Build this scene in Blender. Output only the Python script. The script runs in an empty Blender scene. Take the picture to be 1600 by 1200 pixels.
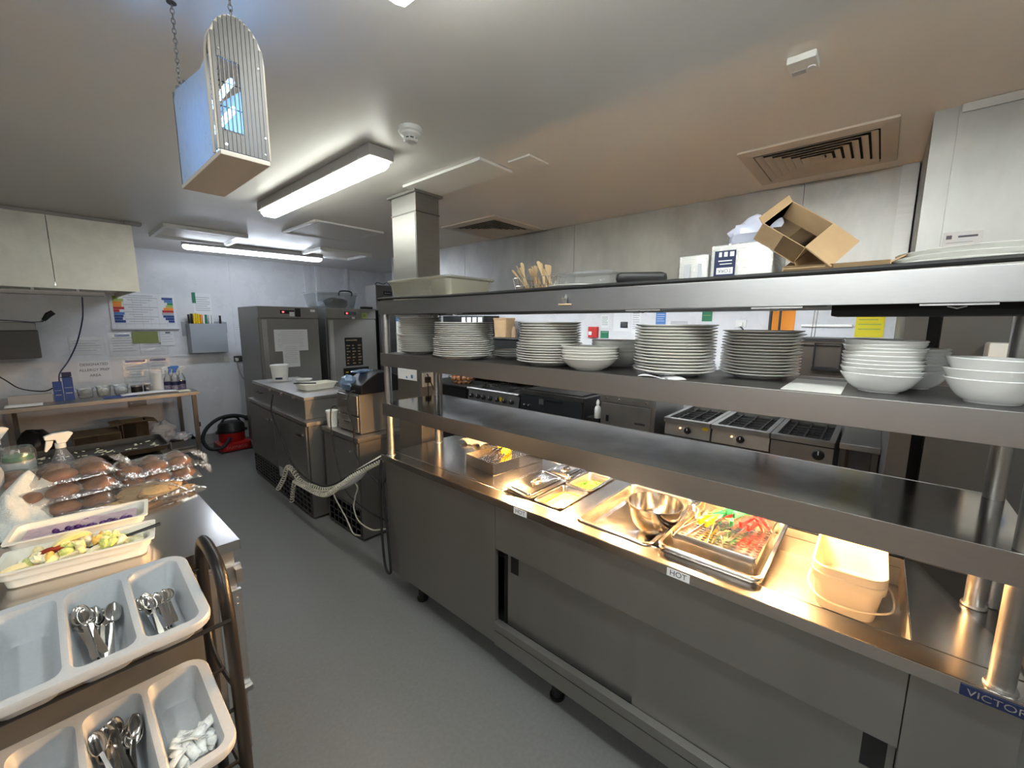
import bpy, bmesh, math, random
from mathutils import Vector, Matrix, noise
random.seed(7)
PI = math.pi
S = bpy.context.scene
COL = S.collection

# ------------------------------------------------------------------ materials
def mat(name, col, rough=0.5, metal=0.0, var=0.0, scale=8.0, stretch=(1, 1, 1), bump=0.0, rvar=0.0,
        trans=0.0, ior=1.45, emit=None, estr=0.0, coat=0.0, spec=0.5, dark=None, dthr=0.6, sheen=0.0, sss=0.0):
    m = bpy.data.materials.new(name); m.use_nodes = True
    nt = m.node_tree; b = nt.nodes['Principled BSDF']
    def s(k, v):
        if k in b.inputs: b.inputs[k].default_value = v
    s('Base Color', (*col, 1)); s('Roughness', rough); s('Metallic', metal); s('Transmission Weight', trans)
    s('IOR', ior); s('Coat Weight', coat); s('Specular IOR Level', spec); s('Sheen Weight', sheen)
    if sss:
        s('Subsurface Weight', sss); s('Subsurface Radius', (.02, .012, .008)); s('Subsurface Scale', .3)
    if emit:
        s('Emission Color', (*emit, 1)); s('Emission Strength', estr)
    if var or bump or rvar or dark:
        tc = nt.nodes.new('ShaderNodeTexCoord'); mp = nt.nodes.new('ShaderNodeMapping')
        mp.inputs['Scale'].default_value = stretch
        nt.links.new(tc.outputs['Object'], mp.inputs['Vector'])
        nz = nt.nodes.new('ShaderNodeTexNoise'); nz.inputs['Scale'].default_value = scale
        nz.inputs['Detail'].default_value = 6; nz.inputs['Roughness'].default_value = .62
        nt.links.new(mp.outputs['Vector'], nz.inputs['Vector'])
        if var or dark:
            cr = nt.nodes.new('ShaderNodeValToRGB')
            lo = [max(0, c * (1 - var)) for c in col]; hi = [min(1, c * (1 + var)) for c in col]
            cr.color_ramp.elements[0].position = .3; cr.color_ramp.elements[0].color = (*lo, 1)
            cr.color_ramp.elements[1].position = .7; cr.color_ramp.elements[1].color = (*hi, 1)
            if dark:
                e = cr.color_ramp.elements.new(dthr); e.color = (*col, 1)
                cr.color_ramp.elements[-1].position = min(1, dthr + .06); cr.color_ramp.elements[-1].color = (*dark, 1)
            nt.links.new(nz.outputs['Fac'], cr.inputs['Fac']); nt.links.new(cr.outputs['Color'], b.inputs['Base Color'])
        if rvar:
            mr = nt.nodes.new('ShaderNodeMapRange'); mr.inputs['From Min'].default_value = .3; mr.inputs['From Max'].default_value = .7
            mr.inputs['To Min'].default_value = max(.02, rough - rvar); mr.inputs['To Max'].default_value = min(1, rough + rvar)
            nt.links.new(nz.outputs['Fac'], mr.inputs['Value']); nt.links.new(mr.outputs['Result'], b.inputs['Roughness'])
        if bump:
            bp = nt.nodes.new('ShaderNodeBump'); bp.inputs['Strength'].default_value = bump; bp.inputs['Distance'].default_value = .01
            nt.links.new(nz.outputs['Fac'], bp.inputs['Height']); nt.links.new(bp.outputs['Normal'], b.inputs['Normal'])
    return m

def film_mat(name, tint=(1, 1, 1), gl=.12, rough=.12, diff=.05):
    m = bpy.data.materials.new(name); m.use_nodes = True
    nt = m.node_tree; nt.nodes.remove(nt.nodes['Principled BSDF']); out = nt.nodes['Material Output']
    tr = nt.nodes.new('ShaderNodeBsdfTransparent'); tr.inputs['Color'].default_value = (*tint, 1)
    g = nt.nodes.new('ShaderNodeBsdfGlossy'); g.inputs['Roughness'].default_value = rough
    d = nt.nodes.new('ShaderNodeBsdfDiffuse'); d.inputs['Color'].default_value = (*[c * .92 for c in tint], 1)
    lw = nt.nodes.new('ShaderNodeLayerWeight'); lw.inputs['Blend'].default_value = .25
    mr = nt.nodes.new('ShaderNodeMapRange'); mr.inputs['To Min'].default_value = gl; mr.inputs['To Max'].default_value = .75
    nt.links.new(lw.outputs['Fresnel'], mr.inputs['Value'])
    m1 = nt.nodes.new('ShaderNodeMixShader'); m1.inputs['Fac'].default_value = diff
    nt.links.new(tr.outputs[0], m1.inputs[1]); nt.links.new(d.outputs[0], m1.inputs[2])
    m2 = nt.nodes.new('ShaderNodeMixShader'); nt.links.new(mr.outputs[0], m2.inputs['Fac'])
    nt.links.new(m1.outputs[0], m2.inputs[1]); nt.links.new(g.outputs[0], m2.inputs[2])
    tc = nt.nodes.new('ShaderNodeTexCoord'); nz = nt.nodes.new('ShaderNodeTexNoise'); nz.inputs['Scale'].default_value = 45
    nt.links.new(tc.outputs['Object'], nz.inputs['Vector'])
    bp = nt.nodes.new('ShaderNodeBump'); bp.inputs['Strength'].default_value = .5; bp.inputs['Distance'].default_value = .006
    nt.links.new(nz.outputs['Fac'], bp.inputs['Height']); nt.links.new(bp.outputs['Normal'], g.inputs['Normal'])
    nt.links.new(m2.outputs[0], out.inputs['Surface'])
    return m

def emis(name, col, st):
    return mat(name, (0, 0, 0), .4, emit=col, estr=st)

M = {}
M['wall'] = mat('white_wall_cladding', (.74, .75, .78), .28, var=.03, scale=3, rvar=.06)
M['wall2'] = mat('grey_wall_cladding', (.20, .198, .195), .5)
M['colsteel'] = mat('column_steel', (.34, .335, .32), .46, 1, var=.06, scale=5, stretch=(1, 1, 10), rvar=.04)
M['casing'] = mat('casing_steel', (.36, .355, .34), .42, 1, var=.16, scale=3.4, stretch=(1, 1, .5), rvar=.05)
M['fsteel'] = mat('worn_fryer_steel', (.50, .49, .47), .38, 1, var=.08, scale=8, rvar=.05)
M['ceil'] = mat('ceiling_paint', (.80, .775, .735), .36, var=.03, scale=2.2, rvar=.05, bump=.02)
M['floor'] = mat('grey_vinyl', (.16, .163, .162), .45, var=.10, scale=60, rvar=.08, bump=.02)
M['steel'] = mat('brushed_steel', (.46, .45, .435), .38, 1, var=.06, scale=5, stretch=(1, .6, 14), rvar=.06)
M['fascia'] = mat('satin_steel_fascia', (.52, .52, .525), .30, 1, var=.025, scale=180, stretch=(1, .15, 1))
M['top'] = mat('worktop_steel', (.54, .52, .50), .19, 1, var=.03, scale=9, stretch=(1, .3, 1))
M['liner'] = mat('dull_well_steel', (.58, .56, .53), .45, 1, var=.10, scale=16)
M['mirror'] = mat('polished_shelf_steel', (.30, .29, .275), .12, 1, var=.08, scale=6, rvar=.04)
M['panel'] = mat('cabinet_steel', (.28, .273, .262), .48, .82, var=.05, scale=4, stretch=(1, 1, .3), rvar=.06)
M['smear'] = mat('smeared_canopy_steel', (.43, .42, .40), .40, 1, var=.20, scale=3.4, stretch=(1, 1, .5), rvar=.06, bump=.015)
M['chrome'] = mat('polished_chrome', (.72, .71, .70), .12, 1)
M['pan'] = mat('pan_steel', (.66, .64, .61), .20, 1, var=.06, scale=9, rvar=.07)
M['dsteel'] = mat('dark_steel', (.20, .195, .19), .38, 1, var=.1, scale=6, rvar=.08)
M['black'] = mat('black_plastic', (.012, .012, .013), .4)
M['rubber'] = mat('black_rubber', (.015, .015, .016), .65)
M['pier'] = mat('dark_grey_panel', (.085, .083, .08), .45)
M['gap'] = mat('recess_shade_black', (.006, .006, .006), .8)  # near-black: painted shade for recesses, plain black on other parts
M['char'] = mat('charred_black', (.02, .018, .016), .55, var=.4, scale=20, bump=.2)
M['plate'] = mat('white_glazed_china', (.82, .81, .77), .12, coat=.3)
M['bowl'] = mat('white_glazed_bowl', (.84, .85, .84), .10, coat=.3)
M['wplas'] = mat('white_plastic', (.82, .82, .79), .35)
M['cream'] = mat('cream_melamine', (.85, .83, .75), .25)
M['tubplas'] = mat('translucent_tub_plastic', (.58, .53, .44), .4)
M['gplas'] = mat('grey_tray_plastic', (.40, .43, .46), .32, var=.04, scale=120)
M['gbox'] = mat('grey_plastic_box', (.36, .39, .43), .45)
M['card'] = mat('brown_cardboard', (.42, .28, .15), .8, var=.10, scale=9, bump=.05)
M['dcard'] = mat('old_cardboard', (.27, .19, .115), .85, var=.15, scale=9)
M['paper'] = mat('white_paper', (.80, .81, .83), .6)
M['ink'] = mat('printed_ink', (.10, .10, .13), .6)
M['fink'] = mat('faint_print', (.45, .46, .50), .6)
M['blue'] = mat('blue_print', (.03, .07, .26), .5)
M['navy'] = mat('navy_label', (.012, .02, .07), .45)
M['lblue'] = mat('light_blue_print', (.08, .22, .55), .5)
M['green'] = mat('green_print', (.02, .20, .10), .5)
M['olive'] = mat('olive_note', (.25, .29, .10), .7)
M['lime'] = mat('lime_print', (.40, .50, .12), .6)
M['red'] = mat('red_print', (.55, .03, .03), .5)
M['orange'] = mat('orange_card', (.95, .33, .03), .6)
M['yellow'] = mat('yellow_card', (.90, .76, .03), .6)
M['yplas'] = mat('yellow_plastic', (.85, .58, .02), .35)
M['oplas'] = mat('orange_plastic', (.80, .30, .02), .35)
M['gnplas'] = mat('green_plastic', (.02, .22, .11), .35)
M['rplas'] = mat('red_plastic', (.70, .02, .03), .35)
M['emboss'] = mat('embossed_pale_red', (.55, .16, .15), .5)
M['vacred'] = mat('vacuum_red', (.42, .012, .012), .35)
M['wood'] = mat('pale_birch', (.62, .45, .26), .6, var=.12, scale=12, stretch=(1, 1, .2))
M['bun'] = mat('baked_bun', (.25, .105, .042), .5, var=.40, scale=28, bump=.12)
M['naan'] = mat('naan_bread', (.52, .35, .17), .7, var=.25, scale=26, bump=.2, dark=(.27, .12, .04), dthr=.57)
M['film'] = film_mat('clear_film')
M['clear'] = film_mat('clear_rigid_plastic', (.93, .95, .96), .10, .08, .10)
M['cloudy'] = film_mat('cloudy_plastic', (.90, .89, .80), .10, .2, .30)
M['bluefilm'] = film_mat('blue_plastic_bag', (.35, .55, .85), .2, .2, .45)
M['wfilm'] = film_mat('white_carrier_film', (.9, .92, 1), .12, .3, .75)
M['cloth'] = mat('white_terry_cloth', (.66, .70, .68), .95, var=.08, scale=140, bump=.5, sheen=.3)
M['lavfilm'] = film_mat('lavender_film', (.70, .74, .92), .08, .3, .85)
M['purple'] = film_mat('purple_liquid', (.62, .45, .80), .08, .1, .22)
M['coilcord'] = mat('cream_cord', (.62, .60, .52), .45)
M['apple'] = mat('apple_flesh', (.85, .74, .40), .5, var=.1, scale=30)
M['appler'] = mat('apple_skin', (.28, .035, .02), .35, var=.3, scale=20)
M['melon'] = mat('melon_flesh', (.62, .68, .22), .45, var=.15, scale=30)
M['pineap'] = mat('pineapple_flesh', (.85, .55, .15), .5, var=.15, scale=30)
M['pale'] = mat('pale_fruit', (.85, .82, .62), .5, var=.1, scale=30)
M['yog'] = mat('berry_yogurt', (.60, .45, .52), .45, var=.30, scale=30, stretch=(1, 2, 1), dark=(.16, .05, .20), dthr=.60)
M['berry'] = mat('dark_berry', (.07, .02, .13), .3, var=.4, scale=20)
M['custard'] = mat('golden_sauce', (.85, .52, .10), .35, var=.2, scale=30, bump=.1)
M['peas'] = mat('green_herbs', (.05, .21, .02), .5, var=.5, scale=60)
M['mash'] = mat('crumbly_cheese', (.85, .72, .36), .6, var=.15, scale=40, bump=.3)
M['potato'] = mat('russet_skin', (.42, .17, .06), .6, var=.3, scale=30)
M['uvblue'] = emis('ultraviolet_tube', (.22, .50, 1.0), 6)
M['tube'] = emis('fluorescent_diffuser', (.95, 1.0, .96), 13)
M['tube2'] = emis('fluorescent_diffuser_greenish', (.97, 1.0, .90), 9)
M['tube3'] = emis('fluorescent_diffuser_cool', (.80, .88, 1.0), 11)
M['heat'] = emis('heat_lamp_filament', (1.0, .55, .22), 2300)
M['led'] = emis('red_led', (1, .03, .03), 6)
M['neon'] = emis('amber_indicator', (1, .45, .15), 4)
M['grille'] = mat('aluminium_grille', (.13, .125, .12), .5, .6)
M['ventp'] = mat('vent_paint', (.62, .57, .50), .5)
M['uvpanel'] = mat('reflector_sheet', (.62, .74, .86), .5, 0, trans=.38, ior=1.15, var=.10, scale=60, dark=(.03, .03, .03), dthr=.66, stretch=(1, 1, .6))
M['rack'] = mat('black_enamel', (.012, .011, .011), .36)
M['spoon'] = mat('spoon_steel', (.60, .59, .57), .16, 1)
M['sachet'] = mat('paper_sachet', (.72, .74, .72), .5, var=.3, scale=50)
M['brownbox'] = mat('brown_grey_panel', (.12, .11, .10), .5)
M['grillbrown'] = mat('grill_casing_brown', (.055, .045, .038), .45)
M['wallgrey'] = mat('grey_dado', (.38, .37, .36), .5)
M['hoodmetal'] = mat('hood_steel', (.60, .585, .52), .42, 1, var=.14, scale=5, rvar=.06)
M['glassb'] = mat('smoked_glass', (.02, .02, .02), .1)
M['dial'] = mat('white_marking', (.8, .8, .8), .5)
M['board'] = mat('cork_backing', (.55, .55, .57), .6)

# ------------------------------------------------------------------ builders
ORI = {}
def rr(cx, cy, w, d, r, n=5):
    """rounded rectangle loop, counter-clockwise"""
    r = min(r, w / 2 - 1e-5, d / 2 - 1e-5); out = []
    for k, (sx, sy) in enumerate(((1, 1), (-1, 1), (-1, -1), (1, -1))):
        for i in range(n + 1):
            a = k * PI / 2 + i / n * PI / 2
            out.append((cx + sx * (w / 2 - r) + r * math.cos(a), cy + sy * (d / 2 - r) + r * math.sin(a)))
    return out

class MB:
    def __init__(s): s.bm = bmesh.new(); s.mi = 0
    def face(s, vs):
        try:
            f = s.bm.faces.new(vs); f.material_index = s.mi; return f
        except ValueError: return None
    def m(s, i): s.mi = i; return s
    def box(s, x0, x1, y0, y1, z0, z1, M4=None):
        P = [(x, y, z) for z in (z0, z1) for y in (y0, y1) for x in (x0, x1)]
        v = [s.bm.verts.new(M4 @ Vector(p) if M4 else p) for p in P]
        for q in ((0, 2, 3, 1), (4, 5, 7, 6), (0, 1, 5, 4), (2, 6, 7, 3), (0, 4, 6, 2), (1, 3, 7, 5)): s.face([v[i] for i in q])
        return s
    def loops(s, L, cap0=True, cap1=True, closed=True, ring=False):
        V = [[s.bm.verts.new(p) for p in l] for l in L]
        n = len(V[0]); pairs = list(zip(V, V[1:])) + ([(V[-1], V[0])] if ring else [])
        for a, b in pairs:
            for i in range(n if closed else n - 1):
                j = (i + 1) % n; s.face([a[i], a[j], b[j], b[i]])
        if cap0 and not ring: s.face(V[0][::-1])
        if cap1 and not ring: s.face(V[-1])
        return s
    def lathe(s, prof, c=(0, 0, 0), seg=32, M4=None):
        L = []
        for r, z in prof:
            r = max(r, 1e-4)
            l = [Vector((c[0] + r * math.cos(2 * PI * i / seg), c[1] + r * math.sin(2 * PI * i / seg), c[2] + z)) for i in range(seg)]
            L.append([M4 @ p for p in l] if M4 else l)
        return s.loops(L)
    def tube(s, pts, r, seg=8, ring=False, flat=1.0, cap=True):
        P = [Vector(p) for p in pts]; n = len(P); L = []; up = None
        for i, p in enumerate(P):
            a = P[(i - 1) % n] if (ring or i) else P[0]; b = P[(i + 1) % n] if (ring or i < n - 1) else P[-1]
            t = (b - a).normalized() if (b - a).length > 1e-9 else Vector((0, 0, 1))
            if up is None:
                up = Vector((0, 0, 1)) if abs(t.z) < .9 else Vector((1, 0, 0))
            u = t.cross(up)
            if u.length < 1e-6: u = t.orthogonal()
            u.normalize(); w = u.cross(t).normalized(); up = w
            rad = r[i] if isinstance(r, (list, tuple)) else r
            L.append([p + (u * math.cos(2 * PI * k / seg) + w * math.sin(2 * PI * k / seg) * flat) * rad for k in range(seg)])
        return s.loops(L, cap, cap, True, ring)
    def cyl(s, a, b, r, r2=None, seg=20): return s.tube([a, b], [r, r if r2 is None else r2], seg)
    def prism(s, poly, axis, a, b):
        def P(u, v, w): return {'x': (w, u, v), 'y': (u, w, v), 'z': (u, v, w)}[axis]
        return s.loops([[P(u, v, a) for u, v in poly], [P(u, v, b) for u, v in poly]])
    def rings(s, R, c=(0, 0), n=5, M4=None, cap0=True, cap1=True):
        """R = list of (w, d, corner radius, z)"""
        L = [[Vector((x, y, z)) for x, y in rr(c[0], c[1], w, d, r, n)] for w, d, r, z in R]
        if M4: L = [[M4 @ p for p in l] for l in L]
        return s.loops(L, cap0, cap1)
    def blob(s, c, rx, ry, rz, amp=.1, fr=3., seg=20, rg=12, M4=None, sq=1.0, flat=None, seed=0):
        L = []
        for j in range(rg + 1):
            th = PI * j / rg; l = []
            for i in range(seg):
                ph = 2 * PI * i / seg
                d = Vector((math.sin(th) * math.cos(ph), math.sin(th) * math.sin(ph), -math.cos(th)))
                e = Vector([math.copysign(abs(q) ** sq, q) for q in d])
                k = 1 + amp * noise.noise(d * fr + Vector((seed * 3.7, seed * 1.3, 0)))
                p = Vector((e.x * rx * k, e.y * ry * k, e.z * rz * k))
                if flat is not None and p.z < flat: p.z = flat
                p += Vector(c); l.append(M4 @ p if M4 else p)
            L.append(l)
        return s.loops(L)
    def grid(s, f, nu, nv):
        V = [[s.bm.verts.new(f(i / nu, j / nv)) for i in range(nu + 1)] for j in range(nv + 1)]
        for j in range(nv):
            for i in range(nu): s.face([V[j][i], V[j][i + 1], V[j + 1][i + 1], V[j + 1][i]])
        return s
    def build(s, name, mats, parent=None, bevel=0, world=True, angle=38, solid=0, segs=2):
        bm = s.bm; o0 = ORI.get(parent.name, Vector()) if (parent and world) else Vector()
        bmesh.ops.remove_doubles(bm, verts=bm.verts, dist=1e-6)
        bmesh.ops.recalc_face_normals(bm, faces=bm.faces)
        if bevel:
            es = [e for e in bm.edges if len(e.link_faces) == 2 and e.calc_face_angle(0) > .6]
            bmesh.ops.bevel(bm, geom=es, offset=bevel, segments=segs, affect='EDGES', profile=.5, clamp_overlap=True)
        if o0.length: bmesh.ops.translate(bm, verts=bm.verts, vec=-o0)
        for f in bm.faces: f.smooth = True
        for e in bm.edges:
            e.smooth = not (len(e.link_faces) == 2 and e.calc_face_angle(0) > math.radians(angle))
        me = bpy.data.meshes.new(name); bm.to_mesh(me); bm.free()
        for mm in (mats if isinstance(mats, (list, tuple)) else [mats]): me.materials.append(M[mm] if isinstance(mm, str) else mm)
        o = bpy.data.objects.new(name, me); COL.objects.link(o)
        if bevel:
            wn = o.modifiers.new('face_normals', 'WEIGHTED_NORMAL'); wn.keep_sharp = True; wn.weight = 80
        if solid:
            md = o.modifiers.new('thickness', 'SOLIDIFY'); md.thickness = solid; md.offset = 0
        if parent:
            o.parent = parent; ORI[o.name] = o0 if world else Vector()
        return o

def thing(name, label, cat, loc=(0, 0, 0), rz=0, group=None):
    o = bpy.data.objects.new(name, None); COL.objects.link(o)
    o.empty_display_size = .05
    o.location = loc; o.rotation_euler = (0, 0, rz); ORI[o.name] = Vector(loc)
    return tag(o, label, cat, group)
def tag(o, label, cat, group=None):
    o['label'] = label; o['category'] = cat
    if group: o['group'] = group
    return o
def base(o, loc):
    """move a single-mesh thing's origin to loc (mesh given in world space)"""
    o.data.transform(Matrix.Translation(-Vector(loc))); o.location = loc; return o
def struct(o): o['kind'] = 'structure'; return o
def dup(root, loc, rz=None, label=None, group=None):
    r = root.copy(); COL.objects.link(r); r.location = loc
    if rz is not None: r.rotation_euler = (r.rotation_euler[0], r.rotation_euler[1], rz)
    if label: r['label'] = label
    if group: r['group'] = group
    for ch in list(root.children):
        c = ch.copy(); COL.objects.link(c); c.parent = r
        for g in list(ch.children):
            d = g.copy(); COL.objects.link(d); d.parent = c
    return r
def text(name, txt, size, m, parent, loc, rot, ext=.0004, align='CENTER', sx=1.0):
    cu = bpy.data.curves.new(name, 'FONT'); cu.body = txt; cu.size = size; cu.extrude = ext
    cu.align_x = align; cu.align_y = 'CENTER'
    t = bpy.data.objects.new(name, cu); COL.objects.link(t); bpy.context.view_layer.update()
    me = bpy.data.meshes.new_from_object(t.evaluated_get(bpy.context.evaluated_depsgraph_get()))
    bpy.data.objects.remove(t); bpy.data.curves.remove(cu)
    M4 = Matrix.Translation(Vector(loc) - ORI.get(parent.name, Vector())) @ rot @ Matrix.Diagonal((sx, 1, 1, 1))
    me.transform(M4); me.materials.clear(); me.materials.append(M[m]); me.name = name
    o = bpy.data.objects.new(name, me); COL.objects.link(o); o.parent = parent; ORI[o.name] = ORI.get(parent.name, Vector())
    return o
def RX(a): return Matrix.Rotation(a, 4, 'X')
def RY(a): return Matrix.Rotation(a, 4, 'Y')
def RZ(a): return Matrix.Rotation(a, 4, 'Z')
def T(x, y, z): return Matrix.Translation((x, y, z))
FACE_Y = RX(PI / 2)                     # text standing up, read from -y
FACE_X = RZ(-PI / 2) @ RX(PI / 2)       # text standing up, read from -x
def arc(cx, cy, r, a0, a1, n): return [(cx + r * math.cos(math.radians(a0 + (a1 - a0) * i / n)), cy + r * math.sin(math.radians(a0 + (a1 - a0) * i / n))) for i in range(n + 1)]
def smooth_path(P, n=8):
    P = [Vector(p) for p in P]; out = []
    for i in range(len(P) - 1):
        p0, p1, p2, p3 = P[max(i - 1, 0)], P[i], P[i + 1], P[min(i + 2, len(P) - 1)]
        for k in range(n):
            t = k / n
            out.append(.5 * ((2 * p1) + (p2 - p0) * t + (2 * p0 - 5 * p1 + 4 * p2 - p3) * t * t + (3 * p1 - p0 - 3 * p2 + p3) * t ** 3))
    out.append(P[-1]); return out
def helix(path, r, turns_per_m, seg=10):
    P = smooth_path(path, 14); L = [0]
    for a, b in zip(P, P[1:]): L.append(L[-1] + (b - a).length)
    tot = L[-1]; N = int(tot * turns_per_m * seg); out = []; k = 0
    for i in range(N + 1):
        s = tot * i / N
        while k < len(L) - 2 and L[k + 1] < s: k += 1
        t = (s - L[k]) / max(L[k + 1] - L[k], 1e-9); p = P[k].lerp(P[k + 1], t); d = (P[k + 1] - P[k]).normalized()
        u = d.cross(Vector((0.3, .2, 1))).normalized(); w = d.cross(u)
        a = 2 * PI * i / seg
        out.append(p + (u * math.cos(a) + w * math.sin(a)) * r)
    return out
ORD = ['bottom one', 'second from bottom', 'third from bottom', 'fourth from bottom', 'fifth from bottom', 'sixth from bottom', 'seventh from bottom', 'eighth from bottom', 'ninth from bottom', 'tenth from bottom', 'eleventh from bottom', 'twelfth from bottom', 'thirteenth from bottom', 'fourteenth from bottom', 'fifteenth from bottom', 'sixteenth from bottom', 'seventeenth from bottom', 'eighteenth from bottom', 'nineteenth from bottom']
def pan_rings(w, d, h, rim=.014, r=.03, t=.002, tap=.012, z0=0):
    """closed solid of an open pan: outside up, rim, inside down"""
    a, b = w - 2 * rim, d - 2 * rim
    return [(a - 2 * tap, b - 2 * tap, r, z0), (a - 2 * tap + .008, b - 2 * tap + .008, r, z0 + .006), (a, b, r, z0 + h - .006), (w, d, r + rim * .6, z0 + h - .006), (w + .002, d + .002, r + rim * .6, z0 + h - .002),
            (w - .002, d - .002, r + rim * .6, z0 + h), (a + .002, b + .002, r, z0 + h), (a - 2 * t, b - 2 * t, r, z0 + h - .006), (a - 2 * tap - 2 * t + .010, b - 2 * tap - 2 * t + .010, r, z0 + .012), (a - 2 * tap - 2 * t - .012, b - 2 * tap - 2 * t - .012, r * .7, z0 + t + .002)]

# ------------------------------------------------------------------ camera
cam = bpy.data.cameras.new('camera'); cam.sensor_fit = 'HORIZONTAL'; cam.sensor_width = 36; cam.lens = 646.1 / 1600 * 36
cam.clip_start = .02
co = bpy.data.objects.new('camera', cam); COL.objects.link(co); S.camera = co
_r, _p, _y = 4.67327e-3, .145685248, .847232299
fw = Vector((math.sin(_y) * math.cos(_p), math.cos(_y) * math.cos(_p), -math.sin(_p)))
rt = Vector((math.cos(_y), -math.sin(_y), 0)); up = rt.cross(fw)
x_ = rt * math.cos(_r) + up * math.sin(_r); y_ = -rt * math.sin(_r) + up * math.cos(_r)
co.matrix_world = Matrix(((x_.x, y_.x, -fw.x, 0), (x_.y, y_.y, -fw.y, 0), (x_.z, y_.z, -fw.z, 1.70), (0, 0, 0, 1)))
S.view_settings.view_transform = 'Standard'; S.view_settings.look = 'None'; S.view_settings.gamma = 1
S.view_settings.exposure = 1.38
S.cycles.use_denoising = True
S.cycles.sample_clamp_indirect = 12; S.cycles.caustics_reflective = True; S.cycles.max_bounces = 10; S.cycles.transparent_max_bounces = 16
w = bpy.data.worlds.new('world'); S.world = w; w.use_nodes = True
w.node_tree.nodes['Background'].inputs['Color'].default_value = (.02, .02, .02, 1)

# ------------------------------------------------------------------ room shell
X0, X1, Y0, Y1, ZC = -1.5, 4.3, -2.0, 6.95, 2.6
struct(MB().box(X0 - .1, X1 + .1, Y0 - .1, Y1 + .1, -.1, 0).build('floor', 'floor'))
struct(MB().box(X0 - .1, X1 + .1, Y0 - .1, Y1 + .1, ZC, ZC + .1).build('ceiling', 'ceil'))
struct(MB().box(X0, X1, Y1, Y1 + .1, 0, ZC).build('wall_far', 'wall'))
struct(MB().box(X1, X1 + .1, Y0, Y1, 0, ZC).build('wall_right', 'wall'))
struct(MB().box(X0 - .1, X0, Y0, Y1, 1.42, ZC).build('wall_left', 'wall'))
struct(MB().box(X0 - .1, X0 + .01, Y0, Y1, 0, 1.42).build('trim_7', 'wall2'))
struct(MB().box(X0, X1, Y0 - .1, Y0, 0, ZC).build('wall_back', 'wall2'))
struct(MB().box(X0, 1.80, Y1 - .012, Y1, 0, .13).box(X0, 1.80, Y1 - .018, Y1, .13, .142).build('baseboard_far', 'wallgrey'))
struct(MB().box(X0, 2.86, Y1 - .006, Y1, 1.243, 1.262).build('trim_1', 'wall'))
struct(MB().box(1.842, 1.852, Y1 - .005, Y1, .14, 2.6).build('trim_2', 'wall'))
for i, (a, b) in enumerate(((2.86, 2.94), (3.04, 3.10), (3.53, 3.58))):
    struct(MB().box(a, b, Y1 - .03, Y1, 0, 2.6).build('trim_%d' % (i + 3), 'wall'))
# stainless clad return on the right: narrow post, recess, wide panel, from floor to ceiling
struct(MB().box(2.62, 4.3, -.155, -.08, 0, 1.96).build('wall_return', 'pier'))
struct(MB().box(2.62, 4.3, -.155, -.08, 1.96, 2.6).build('trim_8', 'casing'))
struct(MB().box(2.70, 4.3, -.20, -.155, 0, 1.96).build('trim_6', 'gap'))  # near-black strip, recess shade put into its colour
struct(MB().box(2.62, 4.3, Y0, -.20, 0, 1.96).build('wall_clad', 'pier'))
bx = thing('bulkhead_casing', 'tall brushed steel casing high on the right beside the canopy', 'casing', (2.62, -.155, 1.96))
MB().box(2.61, 4.28, -1.9, -.155, 1.965, 2.598).build('casing_panel', 'casing', bx)
MB().box(2.598, 2.612, -1.9, -.16, 2.565, 2.598).build('top_angle', 'steel', bx)
lb = thing('data_label', 'pale printed sticker low on the brushed steel casing at right', 'sticker', (2.606, -.15, 2.03))
MB().box(2.6065, 2.6095, -.275, -.162, 1.985, 2.09).m(1).box(2.606, 2.6066, -.187, -.17, 2.062, 2.078).box(2.606, 2.6066, -.262, -.205, 2.066, 2.074).m(2).box(2.606, 2.6066, -.25, -.172, 2.045, 2.048).box(2.606, 2.6066, -.255, -.172, 2.03, 2.033).box(2.606, 2.6066, -.245, -.172, 2.012, 2.015).build('sticker_sheet', ['paper', 'ink', 'fink'], lb)

# ------------------------------------------------------------------ extraction canopy over the cook line
cp = thing('extraction_canopy', 'long brushed steel canopy front running below ceiling above cook line', 'canopy', (3.35, 2.5, 1.95))
ys = [-.075, .458, 2.2, 3.7, 5.2]
for a, b in zip(ys, ys[1:]):
    MB().box(3.35, 3.37, a + .002, b - .002, 1.95, 2.598).build('front_panel', 'smear', cp)
MB().box(3.37, 4.29, -.07, 5.19, 1.985, 2.0).build('soffit', 'dsteel', cp)
MB().box(3.33, 3.35, -.07, 5.2, 1.93, 1.955).build('drip_channel', 'steel', cp)
MB().box(3.35, 4.29, 5.2, 5.22, 1.95, 2.598).build('end_panel', 'smear', cp)
MB().box(3.335, 3.35, -.07, .0, 1.955, 2.598).build('cover_strip', 'steel', cp)
ML = emis('canopy_fill', (.90, .96, 1.0), 34)  # added hidden lamps, brighten the right wall and cook line
for y in (.6, 1.9, 3.2, 4.5):
    L = thing('canopy_fill_light', 'added slim fill light hidden behind the lip of the steel canopy', 'light', (3.39, y, 1.985), group='added fill lights under the extraction canopy')
    MB().box(3.372, 3.41, y - .52, y + .52, 1.972, 1.9845).build('fill_base', 'wplas', L)
    MB().box(3.374, 3.404, y - .5, y + .5, 1.958, 1.9715).build('lens', ML, L)

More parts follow.
